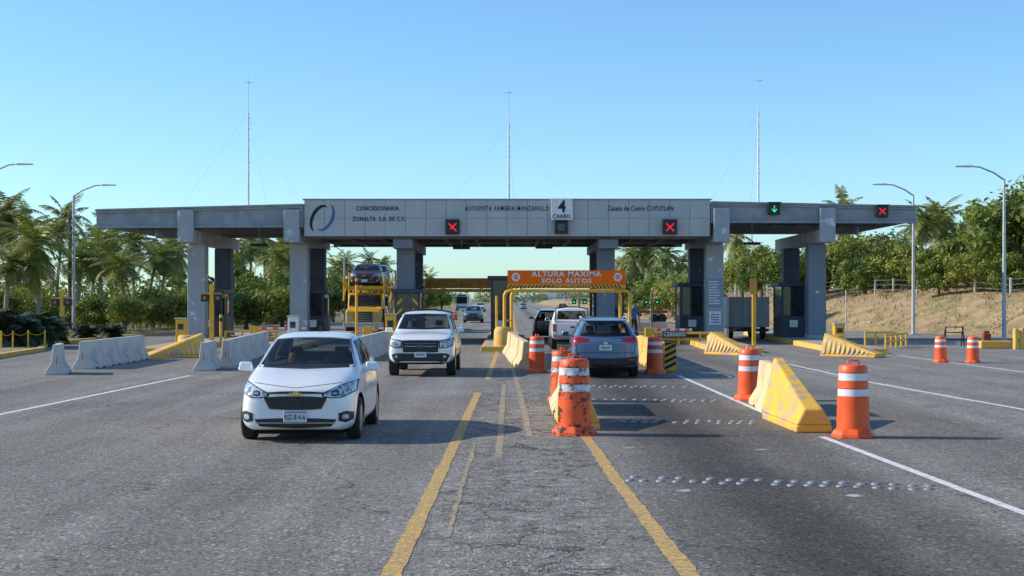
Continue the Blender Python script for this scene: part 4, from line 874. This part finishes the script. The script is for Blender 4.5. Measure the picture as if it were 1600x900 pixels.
def make_car(name,label,cat,st,paint,wheels,wx,wr,patches,mirror=None,loc=(0,0,0),rz=0,group=None,sub=3,ww=.2):
    r=root(name,label,cat,loc,rz,group)
    vs,fs=loft(st); me=bpy.data.meshes.new('body'); me.from_pydata(vs,[],fs)
    bm=bmesh.new(); bm.from_mesh(me); bmesh.ops.recalc_face_normals(bm,faces=bm.faces)
    cl=bm.edges.layers.float.new('crease_edge'); bm.verts.ensure_lookup_table()
    for e in bm.edges:
        a,c=e.verts[0].index%14,e.verts[1].index%14
        if a==c:
            if a in (1,13): e[cl]=.5
            if a in (4,10): e[cl]=.35
            if a in (5,9): e[cl]=.3
    bm.to_mesh(me); bm.free()
    mats=[paint,M['inner'],M['cabin']]
    for q in mats: me.materials.append(q)
    o=bpy.data.objects.new('body',me); COL.objects.link(o)
    sm=o.modifiers.new('s','SUBSURF'); sm.levels=sub; sm.render_levels=sub
    full=evalmesh(o); bvh=BVHTree.FromPolygons([v.co.copy() for v in full.vertices],[tuple(p.vertices) for p in full.polygons])
    cuts=[]
    def cutter(b,mi):
        c=b.build('cut',M['inner']); c.data.materials.clear()
        for q in mats: c.data.materials.append(q)
        for p in c.data.polygons: p.material_index=mi
        bo=o.modifiers.new('b','BOOLEAN'); bo.operation='DIFFERENCE'; bo.object=c; bo.solver='EXACT'; cuts.append(c)
    cb=MB()
    for y in wheels:
        for s in (-1,1): cb.lathe([(wr+.055,-.19),(wr+.055,.4)] if s>0 else [(wr+.055,-.4),(wr+.055,.19)],(s*(wx),y,wr+.01),32,'x')
    cutter(cb,1)
    # hollow out the cabin behind each window
    for p in patches:
        if p[0] not in ('windshield','side_window','rear_window'): continue
        poly=[tuple(q) for q in p[4-0]] if False else None
        top,bot,ax=p[3],p[4],p[2]
        pts=[Vector(q) for q in top]+[Vector(q) for q in reversed(bot)]
        c=sum(pts,Vector((0,0)))/len(pts); pts=[tuple(c+(q-c)*.965) for q in pts]
        b=MB()
        if ax=='f': b.prism(pts,-3.0,2.88,'y')
        elif ax=='r': b.prism(pts,2.55,12.0,'y')
        else: b.prism(pts,-1.3,1.3,'x')
        cutter(b,2)
    fin=evalmesh(o); fin.name='body'
    for c in cuts: bpy.data.objects.remove(c)
    bpy.data.objects.remove(o)
    fin.shade_smooth(); fin.set_sharp_from_angle(angle=math.radians(42))
    o=bpy.data.objects.new('body',fin); COL.objects.link(o); o.parent=r
    for p in patches: patch(bvh,r,*p[:5],**(p[5] if len(p)>5 else {}))
    mx,my,mz=mirror
    for s in (-1,1):
        b=MB(); b.hexa([(s*(mx-.02),my-.05,mz-.07),(s*(mx+.20),my-.04,mz-.06),(s*(mx+.20),my+.06,mz-.06),(s*(mx-.02),my+.06,mz-.07),(s*(mx),my-.03,mz+.07),(s*(mx+.17),my-.02,mz+.07),(s*(mx+.17),my+.06,mz+.07),(s*mx,my+.06,mz+.07)])
        a=MB().bx(s*(mx-.14),s*(mx+.02),my-.01,my+.05,mz-.08,mz-.03); b.add(a.v,a.f); q=b.build('wing_mirror',paint,r,bevel=.03,seg=3)
        b=MB(); b.bx(s*(mx+.02),s*(mx+.16),my+.061,my+.064,mz-.05,mz+.05); b.build('mirror_glass',M['glass'],q)
        b=MB(); yy=my+.95; b.hexa([(s*.36-.21,yy,mz-.5),(s*.36+.21,yy,mz-.5),(s*.36+.21,yy+.12,mz-.5),(s*.36-.21,yy+.12,mz-.5),(s*.36-.18,yy+.10,mz+.06),(s*.36+.18,yy+.10,mz+.06),(s*.36+.18,yy+.2,mz+.06),(s*.36-.18,yy+.2,mz+.06)])
        se=b.build('front_seat',M['seat'],r,bevel=.04,seg=3)
        b=MB(); b.bx(s*.36-.11,s*.36+.11,yy+.12,yy+.2,mz+.10,mz+.26); b.build('headrest',M['seat'],se,bevel=.03,seg=3)
    b=MB(); b.bx(-.05,.05,my+.55,my+.57,mz+.26,mz+.31); b.build('rear_view_mirror',M['plastic'],r,bevel=.008)
    wheel_set(r,wheels,wx,wr,ww)
    b=MB(); L=st[-1][0]; b.bx(-.62,.62,.35,L-.35,st[3][1]-.06,st[3][1]+.2); b.build('underbody',M['inner'],r)
    return r,bvh
mirr={'mir':True}
SED=[(0,.24,.60,.60,.58,.68,.50,.71),(.09,.17,.75,.69,.72,.78,.60,.81),(.42,.16,.85,.82,.79,.90,.64,.93),(.95,.16,.875,.91,.82,.98,.67,1.01),(1.12,.16,.875,.94,.82,1.03,.70,1.06),(1.80,.16,.875,.97,.82,1.42,.62,1.47),(2.35,.16,.875,1.0,.82,1.48,.62,1.53),(2.95,.16,.875,1.02,.81,1.46,.61,1.51),(3.5,.18,.87,1.04,.79,1.13,.64,1.17),(3.9,.2,.82,1.0,.72,1.06,.6,1.1),(4.05,.3,.72,.85,.66,.92,.55,.95)]
GL,PL,CH,INK=M['glassT'],M['plastic'],M['chrome'],M['ink']
sp=[('windshield',GL,'f',[(-.57,1.415),(-.3,1.44),(0,1.445),(.3,1.44),(.57,1.415)],[(-.72,1.05),(-.35,1.03),(0,1.025),(.35,1.03),(.72,1.05)],{'k':10}),
 ('cowl',PL,'f',[(-.72,1.055),(0,1.035),(.72,1.055)],[(-.7,1.02),(0,1.002),(.7,1.02)],{'off':.004}),
 ('side_window',GL,'s',[(1.86,1.38),(2.24,1.42)],[(1.42,1.03),(2.24,1.06)],mirr),
 ('side_window',GL,'s',[(2.32,1.42),(2.82,1.40)],[(2.32,1.06),(3.02,1.10)],mirr),
 ('rear_window',GL,'r',[(-.5,1.42),(.5,1.42)],[(-.6,1.18),(.6,1.18)]),
 ('headlight',PL,'f',[(.37,.70),(.5,.760),(.64,.82),(.81,.866)],[(.37,.655),(.5,.627),(.64,.635),(.81,.71)],{'mir':True,'off':.004,'n':16}),
 ('headlight_lens',M['lamp'],'f',[(.40,.690),(.51,.748),(.64,.805),(.795,.85)],[(.40,.663),(.51,.641),(.64,.648),(.795,.725)],{'mir':True,'off':.009,'n':16}),
 ('headlight_bulb',INK,'f',[(.50,.727),(.545,.738),(.60,.732)],[(.50,.668),(.545,.655),(.60,.668)],{'mir':True,'off':.012,'n':6,'k':3}),
 ('headlight_bulb',CH,'f',[(.52,.715),(.58,.715)],[(.52,.68),(.58,.68)],{'mir':True,'off':.016,'n':4,'k':3}),
 ('upper_grille',PL,'f',[(-.42,.71),(-.2,.725),(0,.728),(.2,.725),(.42,.71)],[(-.40,.690),(0,.694),(.40,.690)],{'off':.006,'k':2}),
 ('grille_surround',CH,'f',[(-.47,.652),(-.3,.668),(0,.672),(.3,.668),(.47,.652)],[(-.37,.475),(-.2,.462),(0,.458),(.2,.462),(.37,.475)],{'off':.004}),
 ('grille',PL,'f',[(-.452,.644),(-.28,.656),(0,.66),(.28,.656),(.452,.644)],[(-.362,.484),(-.2,.472),(0,.468),(.2,.472),(.362,.484)],{'off':.010}),
 ('emblem',M['gold'],'f',[(-.085,.708),(-.032,.708),(-.031,.720),(.031,.720),(.032,.708),(.085,.708)],[(-.085,.676),(-.032,.676),(-.031,.664),(.031,.664),(.032,.676),(.085,.676)],{'off':.022,'k':2,'n':15}),
 ('lower_intake',PL,'f',[(-.58,.335),(-.3,.35),(0,.355),(.3,.35),(.58,.335)],[(-.50,.235),(0,.215),(.50,.235)],{'off':.006}),
 ('intake_trim',CH,'f',[(-.56,.292),(0,.292),(.56,.292)],[(-.55,.280),(0,.280),(.55,.280)],{'off':.011,'k':1}),
 ('fog_lamp_recess',PL,'f',[(.60,.42),(.70,.45),(.79,.43)],[(.60,.31),(.70,.29),(.79,.33)],{'mir':True,'off':.005}),
 ('fog_lamp',M['lamp'],'f',[(.65,.395),(.68,.41),(.73,.395)],[(.65,.345),(.68,.33),(.73,.345)],{'mir':True,'off':.012,'n':6,'k':3}),
 ('door_seam',INK,'s',[(1.30,.98),(1.315,.98)],[(1.36,.32),(1.375,.32)],{'mir':True,'off':.003,'n':1}),
 ('door_seam',INK,'s',[(2.27,1.02),(2.285,1.02)],[(2.27,.30),(2.285,.30)],{'mir':True,'off':.003,'n':1}),
 ('door_handle',CH,'s',[(2.02,.885),(2.2,.885)],[(2.02,.86),(2.2,.86)],{'mir':True,'off':.02,'n':3,'k':1}),
 ('hood_seam',INK,'f',[(-.62,.842),(0,.775),(.62,.842)],[(-.62,.836),(0,.769),(.62,.836)],{'off':.002,'n':20,'k':1}),
 ('tail_light',M['redlens'],'r',[(.5,.95),(.72,.95)],[(.5,.78),(.72,.78)],mirr),
]
car1,bv=make_car('sedan_car','white sedan in the left foreground driving towards the camera, plate RSZ-814-A','car',SED,M['white'],(.72,3.17),.755,.305,sp,mirror=(.86,1.33,1.02),loc=(-3.04,19.95,0),ww=.19)
h,_,_,_=bv.ray_cast(Vector((0,-5,.38)),Vector((0,1,0))); yf=h.y-.03
b=MB(); b.bx(-.165,.165,yf,yf+.02,.30,.46); pl=b.build('licence_plate',M['plate'],car1,bevel=.008); text('RSZ-814-A',.29,.08,0,yf-.003,.368,INK,car1,name='plate_lettering',bold=.015)
b=MB(); b.bx(-.15,.15,yf-.003,yf-.001,.428,.448); b.build('plate_band',M['greyink'],pl)
for s in (-1,1): b=MB(); b.tube([(s*.15-.3,1.2,1.055),(s*.15+.12,1.24,1.09)],.009,5); b.build('wiper',PL,car1)
b=MB(); b.lathe([(.17,-.012),(.19,-.012),(.19,.012),(.17,.012)],(0,0,0),20,'x'); 
b.v=[(.36+v[1],1.62+v[2]*.35+v[0],1.05+v[2]*.94) for v in b.v]; b.build('steering_wheel',PL,car1)
b=MB(); b.bx(-.02,.02,2.6,2.63,1.5,1.60); b.build('roof_antenna',PL,car1)
dup_car1_people=[((-3.04+.36,19.95+2.18,-.43),'driver of the white sedan in a pale shirt behind the windscreen','cloth_w'),((-3.04-.36,19.95+2.18,-.46),'passenger of the white sedan in a dark shirt behind the windscreen','cloth_d')]
for l,lb,sh in dup_car1_people: person(l,0,lb,sh,True)

PIC=[(0,.42,.74,.92,.74,1.0,.64,1.03),(.10,.38,.87,1.02,.84,1.09,.76,1.12),(.5,.38,.93,1.09,.88,1.17,.78,1.2),(1.2,.40,.935,1.13,.88,1.22,.8,1.25),(1.42,.40,.935,1.15,.88,1.24,.80,1.28),(2.1,.40,.935,1.17,.88,1.73,.70,1.80),(2.7,.40,.935,1.18,.88,1.77,.70,1.84),(3.3,.40,.935,1.18,.88,1.76,.70,1.82),(3.46,.40,.935,1.17,.89,1.72,.72,1.78),(3.55,.40,.935,1.16,.89,1.19,.84,1.19),(3.75,.40,.935,1.16,.89,1.19,.84,1.19),(5.1,.44,.93,1.16,.89,1.19,.85,1.19),(5.2,.46,.92,1.15,.88,1.18,.84,1.18),(5.25,.5,.89,1.12,.86,1.15,.82,1.15)]
pp=[('windshield',GL,'f',[(-.62,1.735),(0,1.755),(.62,1.735)],[(-.76,1.31),(0,1.29),(.76,1.31)],{'k':10}),
 ('side_window',GL,'s',[(2.15,1.68),(2.62,1.70)],[(1.72,1.26),(2.62,1.26)],mirr),('side_window',GL,'s',[(2.7,1.70),(3.2,1.68)],[(2.7,1.26),(3.3,1.26)],mirr),
 ('rear_window',GL,'r',[(-.58,1.68),(.58,1.68)],[(-.66,1.30),(.66,1.30)]),
 ('headlight',PL,'f',[(.50,1.02),(.68,1.05),(.88,1.08)],[(.50,.80),(.68,.80),(.86,.86)],{'mir':True,'off':.004}),
 ('headlight_lens',M['lamp'],'f',[(.53,.995),(.68,1.025),(.85,1.055)],[(.53,.825),(.68,.825),(.83,.885)],{'mir':True,'off':.009}),
 ('grille',PL,'f',[(-.50,1.02),(0,1.03),(.50,1.02)],[(-.48,.69),(0,.68),(.48,.69)],{'off':.007}),
 ('grille_bar',M['greyink'],'f',[(-.43,.945),(.43,.945)],[(-.43,.932),(.43,.932)],{'off':.016,'k':1}),('grille_bar',M['galv'],'f',[(-.42,.865),(.42,.865)],[(-.42,.848),(.42,.848)],{'off':.016,'k':1}),
 ('oval_emblem',M['bluesign'],'f',[(-.10,.875),(-.06,.90),(.06,.90),(.10,.875)],[(-.10,.845),(-.06,.82),(.06,.82),(.10,.845)],{'off':.022,'k':3}),
 ('lower_intake',PL,'f',[(-.87,.58),(-.7,.665),(-.4,.66),(0,.66),(.4,.66),(.7,.665),(.87,.58)],[(-.80,.41),(0,.40),(.80,.41)],{'off':.007}),
 ('fog_lamp',M['lamp'],'f',[(.62,.60),(.70,.60)],[(.62,.53),(.70,.53)],{'mir':True,'off':.014,'n':4,'k':3}),
 ('door_seam',INK,'s',[(1.62,1.16),(1.64,1.16)],[(1.68,.5),(1.70,.5)],{'mir':True,'off':.003,'n':1}),('door_seam',INK,'s',[(2.65,1.2),(2.67,1.2)],[(2.65,.5),(2.67,.5)],{'mir':True,'off':.003,'n':1}),
 ('bed_dark_sheet',M['inner'],'t',[(-.76,3.7),(.76,3.7)],[(-.76,5.1),(.76,5.1)],{'off':.006}),  # near-black sheet on the closed bed top, painted as its dark inside
 ('tail_light',M['redlens'],'r',[(.74,1.12),(.88,1.12)],[(.74,.80),(.88,.80)],{'mir':True}),
 ('tailgate_seam',INK,'r',[(-.72,1.13),(-.70,1.13)],[(-.72,.72),(-.70,.72)],{'off':.004,'n':1}),('tailgate_seam',INK,'r',[(.70,1.13),(.72,1.13)],[(.70,.72),(.72,.72)],{'off':.004,'n':1}),
 ('rear_bumper',CH,'r',[(-.86,.66),(.86,.66)],[(-.82,.50),(.82,.50)],{'off':.05}),
 ('tailgate_handle',PL,'r',[(-.12,1.02),(.12,1.02)],[(-.12,.94),(.12,.94)],{'off':.01,'k':2}),
]
pick,bv=make_car('pickup_truck','white pickup truck driving towards the camera behind the white sedan','pickup truck',PIC,M['white'],(.95,4.15),.80,.385,pp,mirror=(.93,1.75,1.28),loc=(-2.4,37.3,0),ww=.25)
pick.scale=(.96,1,.94)
h,_,_,_=bv.ray_cast(Vector((0,-5,.6)),Vector((0,1,0))); yf=h.y-.03
b=MB(); b.bx(-.165,.165,yf,yf+.02,.55,.70); b.build('licence_plate',M['plate'],pick,bevel=.008)
b=MB(); b.bx(-.12,.12,yf-.004,yf-.001,.60,.65); b.build('plate_lettering',M['greyink'],pick)
for s in (-1,1): b=MB(); b.tube([(s*.70,3.62,1.20),(s*.70,3.66,1.78),(s*.2,3.66,1.86),(0,3.66,1.86)],.03,6); b.build('roll_bar',PL,pick,smooth=True)
h,_,_,_=bv.ray_cast(Vector((0,12,.85)),Vector((0,-1,0))); yr=h.y+.012
b=MB(); b.bx(-.165,.165,yr,yr+.02,.70,.85); b.build('licence_plate',M['plate'],pick)
pk2=dup(pick,(2.5,57.9+5.25,0),math.pi,'white pickup truck seen from behind beneath the orange height sign')
SUV=[(0,.32,.64,.76,.62,.84,.55,.87),(.12,.25,.82,.86,.79,.94,.68,.97),(.6,.23,.92,.97,.86,1.04,.74,1.07),(1.1,.23,.925,1.02,.87,1.10,.78,1.14),(1.85,.23,.925,1.05,.87,1.52,.68,1.60),(2.6,.23,.925,1.07,.87,1.58,.68,1.67),(3.55,.23,.925,1.09,.87,1.56,.67,1.65),(4.1,.25,.925,1.1,.865,1.50,.63,1.60),(4.25,.26,.92,1.1,.86,1.42,.64,1.50),(4.50,.30,.90,1.06,.84,1.10,.76,1.13),(4.58,.36,.85,.92,.80,.98,.72,1.01)]
sv=[('windshield',GL,'f',[(-.6,1.53),(0,1.55),(.6,1.53)],[(-.76,1.16),(0,1.14),(.76,1.16)],{'k':8}),
 ('side_window',GL,'s',[(1.95,1.50),(2.45,1.52)],[(1.5,1.13),(2.45,1.15)],mirr),('side_window',GL,'s',[(2.53,1.52),(3.2,1.51)],[(2.53,1.15),(3.3,1.17)],mirr),('side_window',GL,'s',[(3.32,1.50),(3.75,1.46)],[(3.42,1.18),(3.95,1.24)],mirr),
 ('rear_window',GL,'r',[(-.56,1.47),(0,1.49),(.56,1.47)],[(-.68,1.15),(-.3,1.13),(0,1.125),(.3,1.13),(.68,1.15)],{'k':8}),
 ('tail_light',M['redlens'],'r',[(.44,1.08),(.68,1.11),(.87,1.16)],[(.44,.99),(.68,.95),(.87,.87)],{'mir':True,'off':.014}),
 ('tailgate_trim',CH,'r',[(-.44,1.05),(.44,1.05)],[(-.44,1.01),(.44,1.01)],{'off':.016,'k':1}),
 ('rear_bumper',PL,'r',[(-.84,.60),(-.5,.56),(0,.54),(.5,.56),(.84,.60)],[(-.80,.36),(0,.32),(.80,.36)],{'off':.012}),
 ('bumper_reflector',M['redlens'],'r',[(.62,.53),(.80,.55)],[(.62,.48),(.80,.50)],{'mir':True,'off':.02,'n':4,'k':2}),
 ('tailgate_seam',INK,'r',[(-.78,.70),(.78,.70)],[(-.78,.685),(.78,.685)],{'off':.004,'k':1}),
 ('tailgate_seam',INK,'r',[(-.79,1.06),(-.775,1.06)],[(-.78,.70),(-.765,.70)],{'off':.004,'n':1}),('tailgate_seam',INK,'r',[(.775,1.06),(.79,1.06)],[(.765,.70),(.78,.70)],{'off':.004,'n':1}),
 ('rear_emblem',CH,'r',[(-.06,.985),(.06,.985)],[(-.06,.925),(.06,.925)],{'off':.012,'k':2,'n':4}),
 ('headlight',M['lamp'],'f',[(.42,.84),(.80,.92)],[(.42,.75),(.78,.76)],mirr),('grille',PL,'f',[(-.4,.82),(.4,.82)],[(-.36,.70),(.36,.70)]),('lower_intake',PL,'f',[(-.6,.55),(.6,.55)],[(-.5,.36),(.5,.36)]),
 ('door_seam',INK,'s',[(2.48,1.1),(2.50,1.1)],[(2.48,.4),(2.50,.4)],{'mir':True,'off':.003,'n':1}),
]
suv,bv=make_car('suv_car','blue grey SUV seen from behind in lane four','car',SUV,M['blue'],(.88,3.55),.80,.35,sv,mirror=(.92,1.5,1.14),loc=(2.50,36.6+4.58,0),rz=math.pi-.02,ww=.23)
suv.scale=(.97,1,.95)
h,_,_,_=bv.ray_cast(Vector((0,12,.8)),Vector((0,-1,0))); yr=h.y+.008
b=MB(); b.bx(-.165,.165,yr,yr+.02,.76,.91); b.build('licence_plate',M['plate'],suv); b=MB(); b.bx(-.12,.12,yr+.021,yr+.023,.81,.86); b.build('plate_lettering',M['greyink'],suv)
b=MB(); b.hexa([(-.60,4.02,1.56),(.60,4.02,1.56),(.56,4.42,1.545),(-.56,4.42,1.545),(-.60,4.02,1.61),(.60,4.02,1.61),(.56,4.42,1.575),(-.56,4.42,1.575)]); b.build('roof_spoiler',M['blue'],suv,bevel=.015)
b=MB(); b.tube([(.1,4.55,1.14),(-.35,4.5,1.19)],.012,5); b.build('rear_wiper',PL,suv)
for s in (-1,1): b=MB(); b.tube([(s*.60,1.9,1.58),(s*.62,2.3,1.66),(s*.62,3.4,1.66),(s*.60,3.8,1.60)],.018,6); b.build('roof_rail',M['galv'],suv,smooth=True)
for s in (-1,1): b=MB(); b.bx(s*.36-.2,s*.36+.2,3.3,3.42,.7,1.16); b.bx(s*.36-.1,s*.36+.1,3.32,3.40,1.162,1.33); b.build('rear_seat',M['seat'],suv,bevel=.03)
def recol(p): return {'body':p,'wing_mirror':p,'roof_spoiler':p}
dup(suv,(2.0,74+4.58,0),math.pi,'black SUV ahead of the white pickup in lane four',recolor=recol(M['blackp']))
dup(suv,(-3.55,129,0),0,'dark grey SUV approaching beyond the canopy left of centre',recolor=recol(M['grey']))
dup(pick,(-5.6,250,0),0,'distant white pickup approaching beyond the dark grey SUV')
dup(suv,(9.2,262,0),math.pi,'distant dark car driving away at the end of the road',recolor=recol(M['blackp']))
dup(car1,(2.6,330,0),0,'tiny distant pale car far down the road',recolor=recol(M['silver']))
# car carrier truck
r=root('car_carrier_truck','yellow car carrier truck facing the camera beyond the left toll island','truck',(-9.2,88,0))
W=1.2
b=MB(); b.prism([(0,.55),(.0,1.35),(.12,1.47),(1.0,1.6),(1.35,2.42),(1.5,2.5),(2.6,2.5),(2.6,.55)],-W+.12,W-.12,'x'); 
cab=b.build('cab',M['ysteel'],r,bevel=.07,seg=3)
b=MB(); b.add([(-1.0,.995,1.68),(1.0,.995,1.68),(.95,1.285,2.36),(-.95,1.285,2.36)],[(0,1,2,3)]); b.build('windshield',M['glass'],r,norm=False)
b=MB(); b.bx(-.55,.55,-.03,-.005,.7,1.32); g=b.build('grille',M['plastic'],r); b=MB(); [b.bx(-.53,.53,-.045,-.032,.76+k*.11,.785+k*.11) for k in range(5)]; b.build('grille_bars',M['chrome'],g)
for s in (-1,1):
    b=MB(); b.bx(s*.84-.16,s*.84+.16,-.03,-.004,.9,1.1); b.build('headlight',M['lamp'],r,bevel=.01)
    b=MB(); b.bx(s*1.36-.1,s*1.36+.1,.75,.85,1.65,2.2); b.build('wing_mirror',M['plastic'],r,bevel=.02)
    b=MB(); b.bx(s*1.1-.1,s*1.1+.1,1.17,1.3,.6,1.5); b.build('step',M['plastic'],r)
b=MB(); b.bx(-1.22,1.22,-.22,-.02,.38,.66); b.build('bumper',M['galv'],r,bevel=.04)
b=MB(); [b.cyl((x,1.6,2.51),(x,1.6,2.62),.06) for x in (-.8,-.4,0,.4,.8)]; tag(b.build('roof_lamps',M['amber'],r),kind='stuff')
wheel_set(r,(1.0,3.4,11.5,12.7),1.02,.5,.3,8)
for s in (-1,1):
    b=MB(); x=s*1.25
    b.tube([(x,.3,3.05),(x,3,2.83),(x,8,2.95),(x,14,2.7)],.07,6); b.tube([(x,3,.9),(x,14,.8)],.08,6)
    for y,z in ((3.2,4.0),(6,2.8),(9,4.1),(12,2.7),(14,3.9)): b.cyl((x,y,.85),(x,y,z),.06,n=6)
    b.tube([(x,.35,2.0),(x,.35,3.5),(x,1.8,2.95)],.06,6); b.tube([(x,.35,2.0),(x,1.5,2.9)],.04,6)
    b.tube([(x,3.2,.85),(x,6,2.8)],.05,6); b.tube([(x,6,.85),(x,9,2.8)],.05,6); b.tube([(x,3.2,4.0),(x,6,2.85)],.04,6); b.build('side_frame',M['ysteel'],r)
for s in (-1,1):
    b=MB(); b.bx(s*.78-.28,s*.78+.28,.3,5.4,2.80,2.88); b.build('upper_runway',M['ysteel'],r); b=MB(); b.bx(s*.78-.28,s*.78+.28,5.8,14,2.78,2.86); b.build('upper_runway',M['ysteel'],r)
b=MB(); b.bx(-1.25,1.25,.24,.30,2.74,2.92); [b.bx(-1.2,1.2,y,y+.1,2.70,2.78) for y in (1.5,3,4.5,6,8,10,12)]; b.build('cross_members',M['ysteel'],r); b=MB(); b.bx(-1.15,1.15,3,14,.82,.9); b.build('lower_deck',M['ysteel'],r)
T=r.location
dup(car1,(T.x,T.y+.65,2.89),0,'dark red car on the upper front deck of the car carrier',scale=(1.15,1.0,.98),recolor=recol(M['maroon']))
dup(suv,(T.x+.1,T.y+5.9,2.87),0,'dark grey car behind the red one on the upper deck of the car carrier',recolor=recol(M['grey']))
dup(suv,(T.x,T.y+3.6,.91),0,'silver car on the lower deck of the car carrier',recolor=recol(M['silver']))
dup(car1,(T.x,T.y+8.6,.91),0,'white car at the back of the lower carrier deck')
for o in list(COL.objects):
    if o.name.startswith(('plate_lettering','plate_band','steering_wheel')) and o.parent and o.parent.name.startswith(('sedan_car.','licence_plate.')):
        if o.name.startswith('plate_lettering'): bpy.data.objects.remove(o)
r=root('box_truck','small pale grey box truck seen from behind right of the notice column','truck',(12.35,74,0))
b=MB(); b.bx(-1.05,1.05,0,3.6,.62,2.2); b.build('cargo_box',M['tank'],r,bevel=.03)
b=MB(); b.bx(-.98,-.01,-.03,-.004,.68,2.14); b.build('rear_door',M['tank'],r,bevel=.01); b=MB(); b.bx(.01,.98,-.03,-.004,.68,2.14); b.build('rear_door',M['tank'],r,bevel=.01)
for x in (-.3,.3): b=MB(); b.cyl((x,-.05,.7),(x,-.05,2.1),.018,n=6); b.build('locking_bar',M['galv'],r)
b=MB(); b.prism([(3.7,.5),(3.7,1.9),(4.5,1.95),(5.0,1.35),(5.5,1.2),(5.5,.5)],-.85,.85,'x'); b.build('cab',M['wpaint'],r,bevel=.06)
b=MB(); b.bx(-.4,.4,.1,5.2,.45,.61); b.build('chassis',M['plastic'],r); b=MB(); b.bx(-1.0,1.0,-.08,.08,.4,.55); b.build('rear_bumper',M['plastic'],r)
for s in (-1,1): b=MB(); b.bx(s*.85-.1,s*.85+.1,-.10,-.082,.43,.53); b.build('tail_light',M['redlens'],r)
wheel_set(r,(.9,4.7),.85,.36,.22,6)
r=root('coach_bus','distant pale blue coach bus approaching beyond the canopy left of centre','bus',(-10.6,300,0))
b=MB(); b.bx(-1.25,1.25,0,11,.35,3.5); b.build('body',M['wpaint'],r,bevel=.15,seg=3)
b=MB(); b.bx(-1.12,1.12,-.03,-.003,1.4,2.9); b.build('windshield',M['glass'],r); b=MB(); b.bx(-.8,.8,-.03,-.003,3.0,3.3); b.build('destination_sign',M['ink'],r)
b=MB(); b.bx(-1.1,1.1,-.03,-.003,.5,.8); b.build('bumper',M['bluesign'],r)
for s in (-1,1):
    b=MB(); b.bx(s*.9-.15,s*.9+.15,-.04,-.004,.9,1.1); b.build('headlight',M['lamp'],r); b=MB(); b.bx(s*1.252,s*1.262,.8,10.5,1.6,2.8); b.build('side_window',M['glass'],r)
wheel_set(r,(2,8.5),1.1,.5,.3,6)
r=root('flatbed_trailer','low red flatbed trailer parked far beyond the closed lane','trailer',(11.5,128,0))
b=MB(); b.bx(-2.4,2.4,-1.1,1.1,.9,1.15); b.build('deck',M['brown'],r,bevel=.03); b=MB(); b.bx(-2.4,-2.3,-1.1,1.1,1.152,1.9); b.build('headboard',M['brown'],r)
for x in (-1.7,1.2,1.9):
    b=MB(); b.cyl((x,-1.1,.42),(x,-.8,.42),.42,n=18); b.build('wheel',M['rubber'],r)

# ------------------------------------------------------------- light, sky, camera
el=math.radians(29); az=math.radians(-84)
d=Vector((math.sin(az)*math.cos(el),math.cos(az)*math.cos(el),math.sin(el)))
sl=bpy.data.lights.new('sun','SUN'); sl.energy=5.0; sl.angle=math.radians(.5); sl.color=(1,.92,.78)
so=bpy.data.objects.new('sun',sl); COL.objects.link(so); so.rotation_euler=(-d).to_track_quat('-Z','Y').to_euler()
wd=bpy.data.worlds.new('World'); SC.world=wd; wd.use_nodes=True; nt=wd.node_tree
sk=nt.nodes.new('ShaderNodeTexSky'); sk.sky_type='NISHITA'; sk.sun_disc=False; sk.sun_elevation=el; sk.sun_rotation=az%(2*math.pi); sk.air_density=1.0; sk.dust_density=.3; sk.ozone_density=1.5
mu=nt.nodes.new('ShaderNodeVectorMath'); mu.operation='MULTIPLY'; mu.inputs[1].default_value=(.95,1.36,1.70)
nt.links.new(sk.outputs[0],mu.inputs[0])
bg=nt.nodes['Background']; bg.inputs[1].default_value=.115; nt.links.new(mu.outputs[0],bg.inputs[0])
cam=bpy.data.cameras.new('camera'); co=bpy.data.objects.new('camera',cam); COL.objects.link(co); co.location=(0,0,H); co.rotation_euler=(math.pi/2,0,0)
cam.lens=F/1600*36; cam.sensor_width=36; cam.shift_y=.0125; cam.clip_end=12000; SC.camera=co
SC.view_settings.view_transform='Standard'; SC.view_settings.look='None'; SC.view_settings.exposure=0
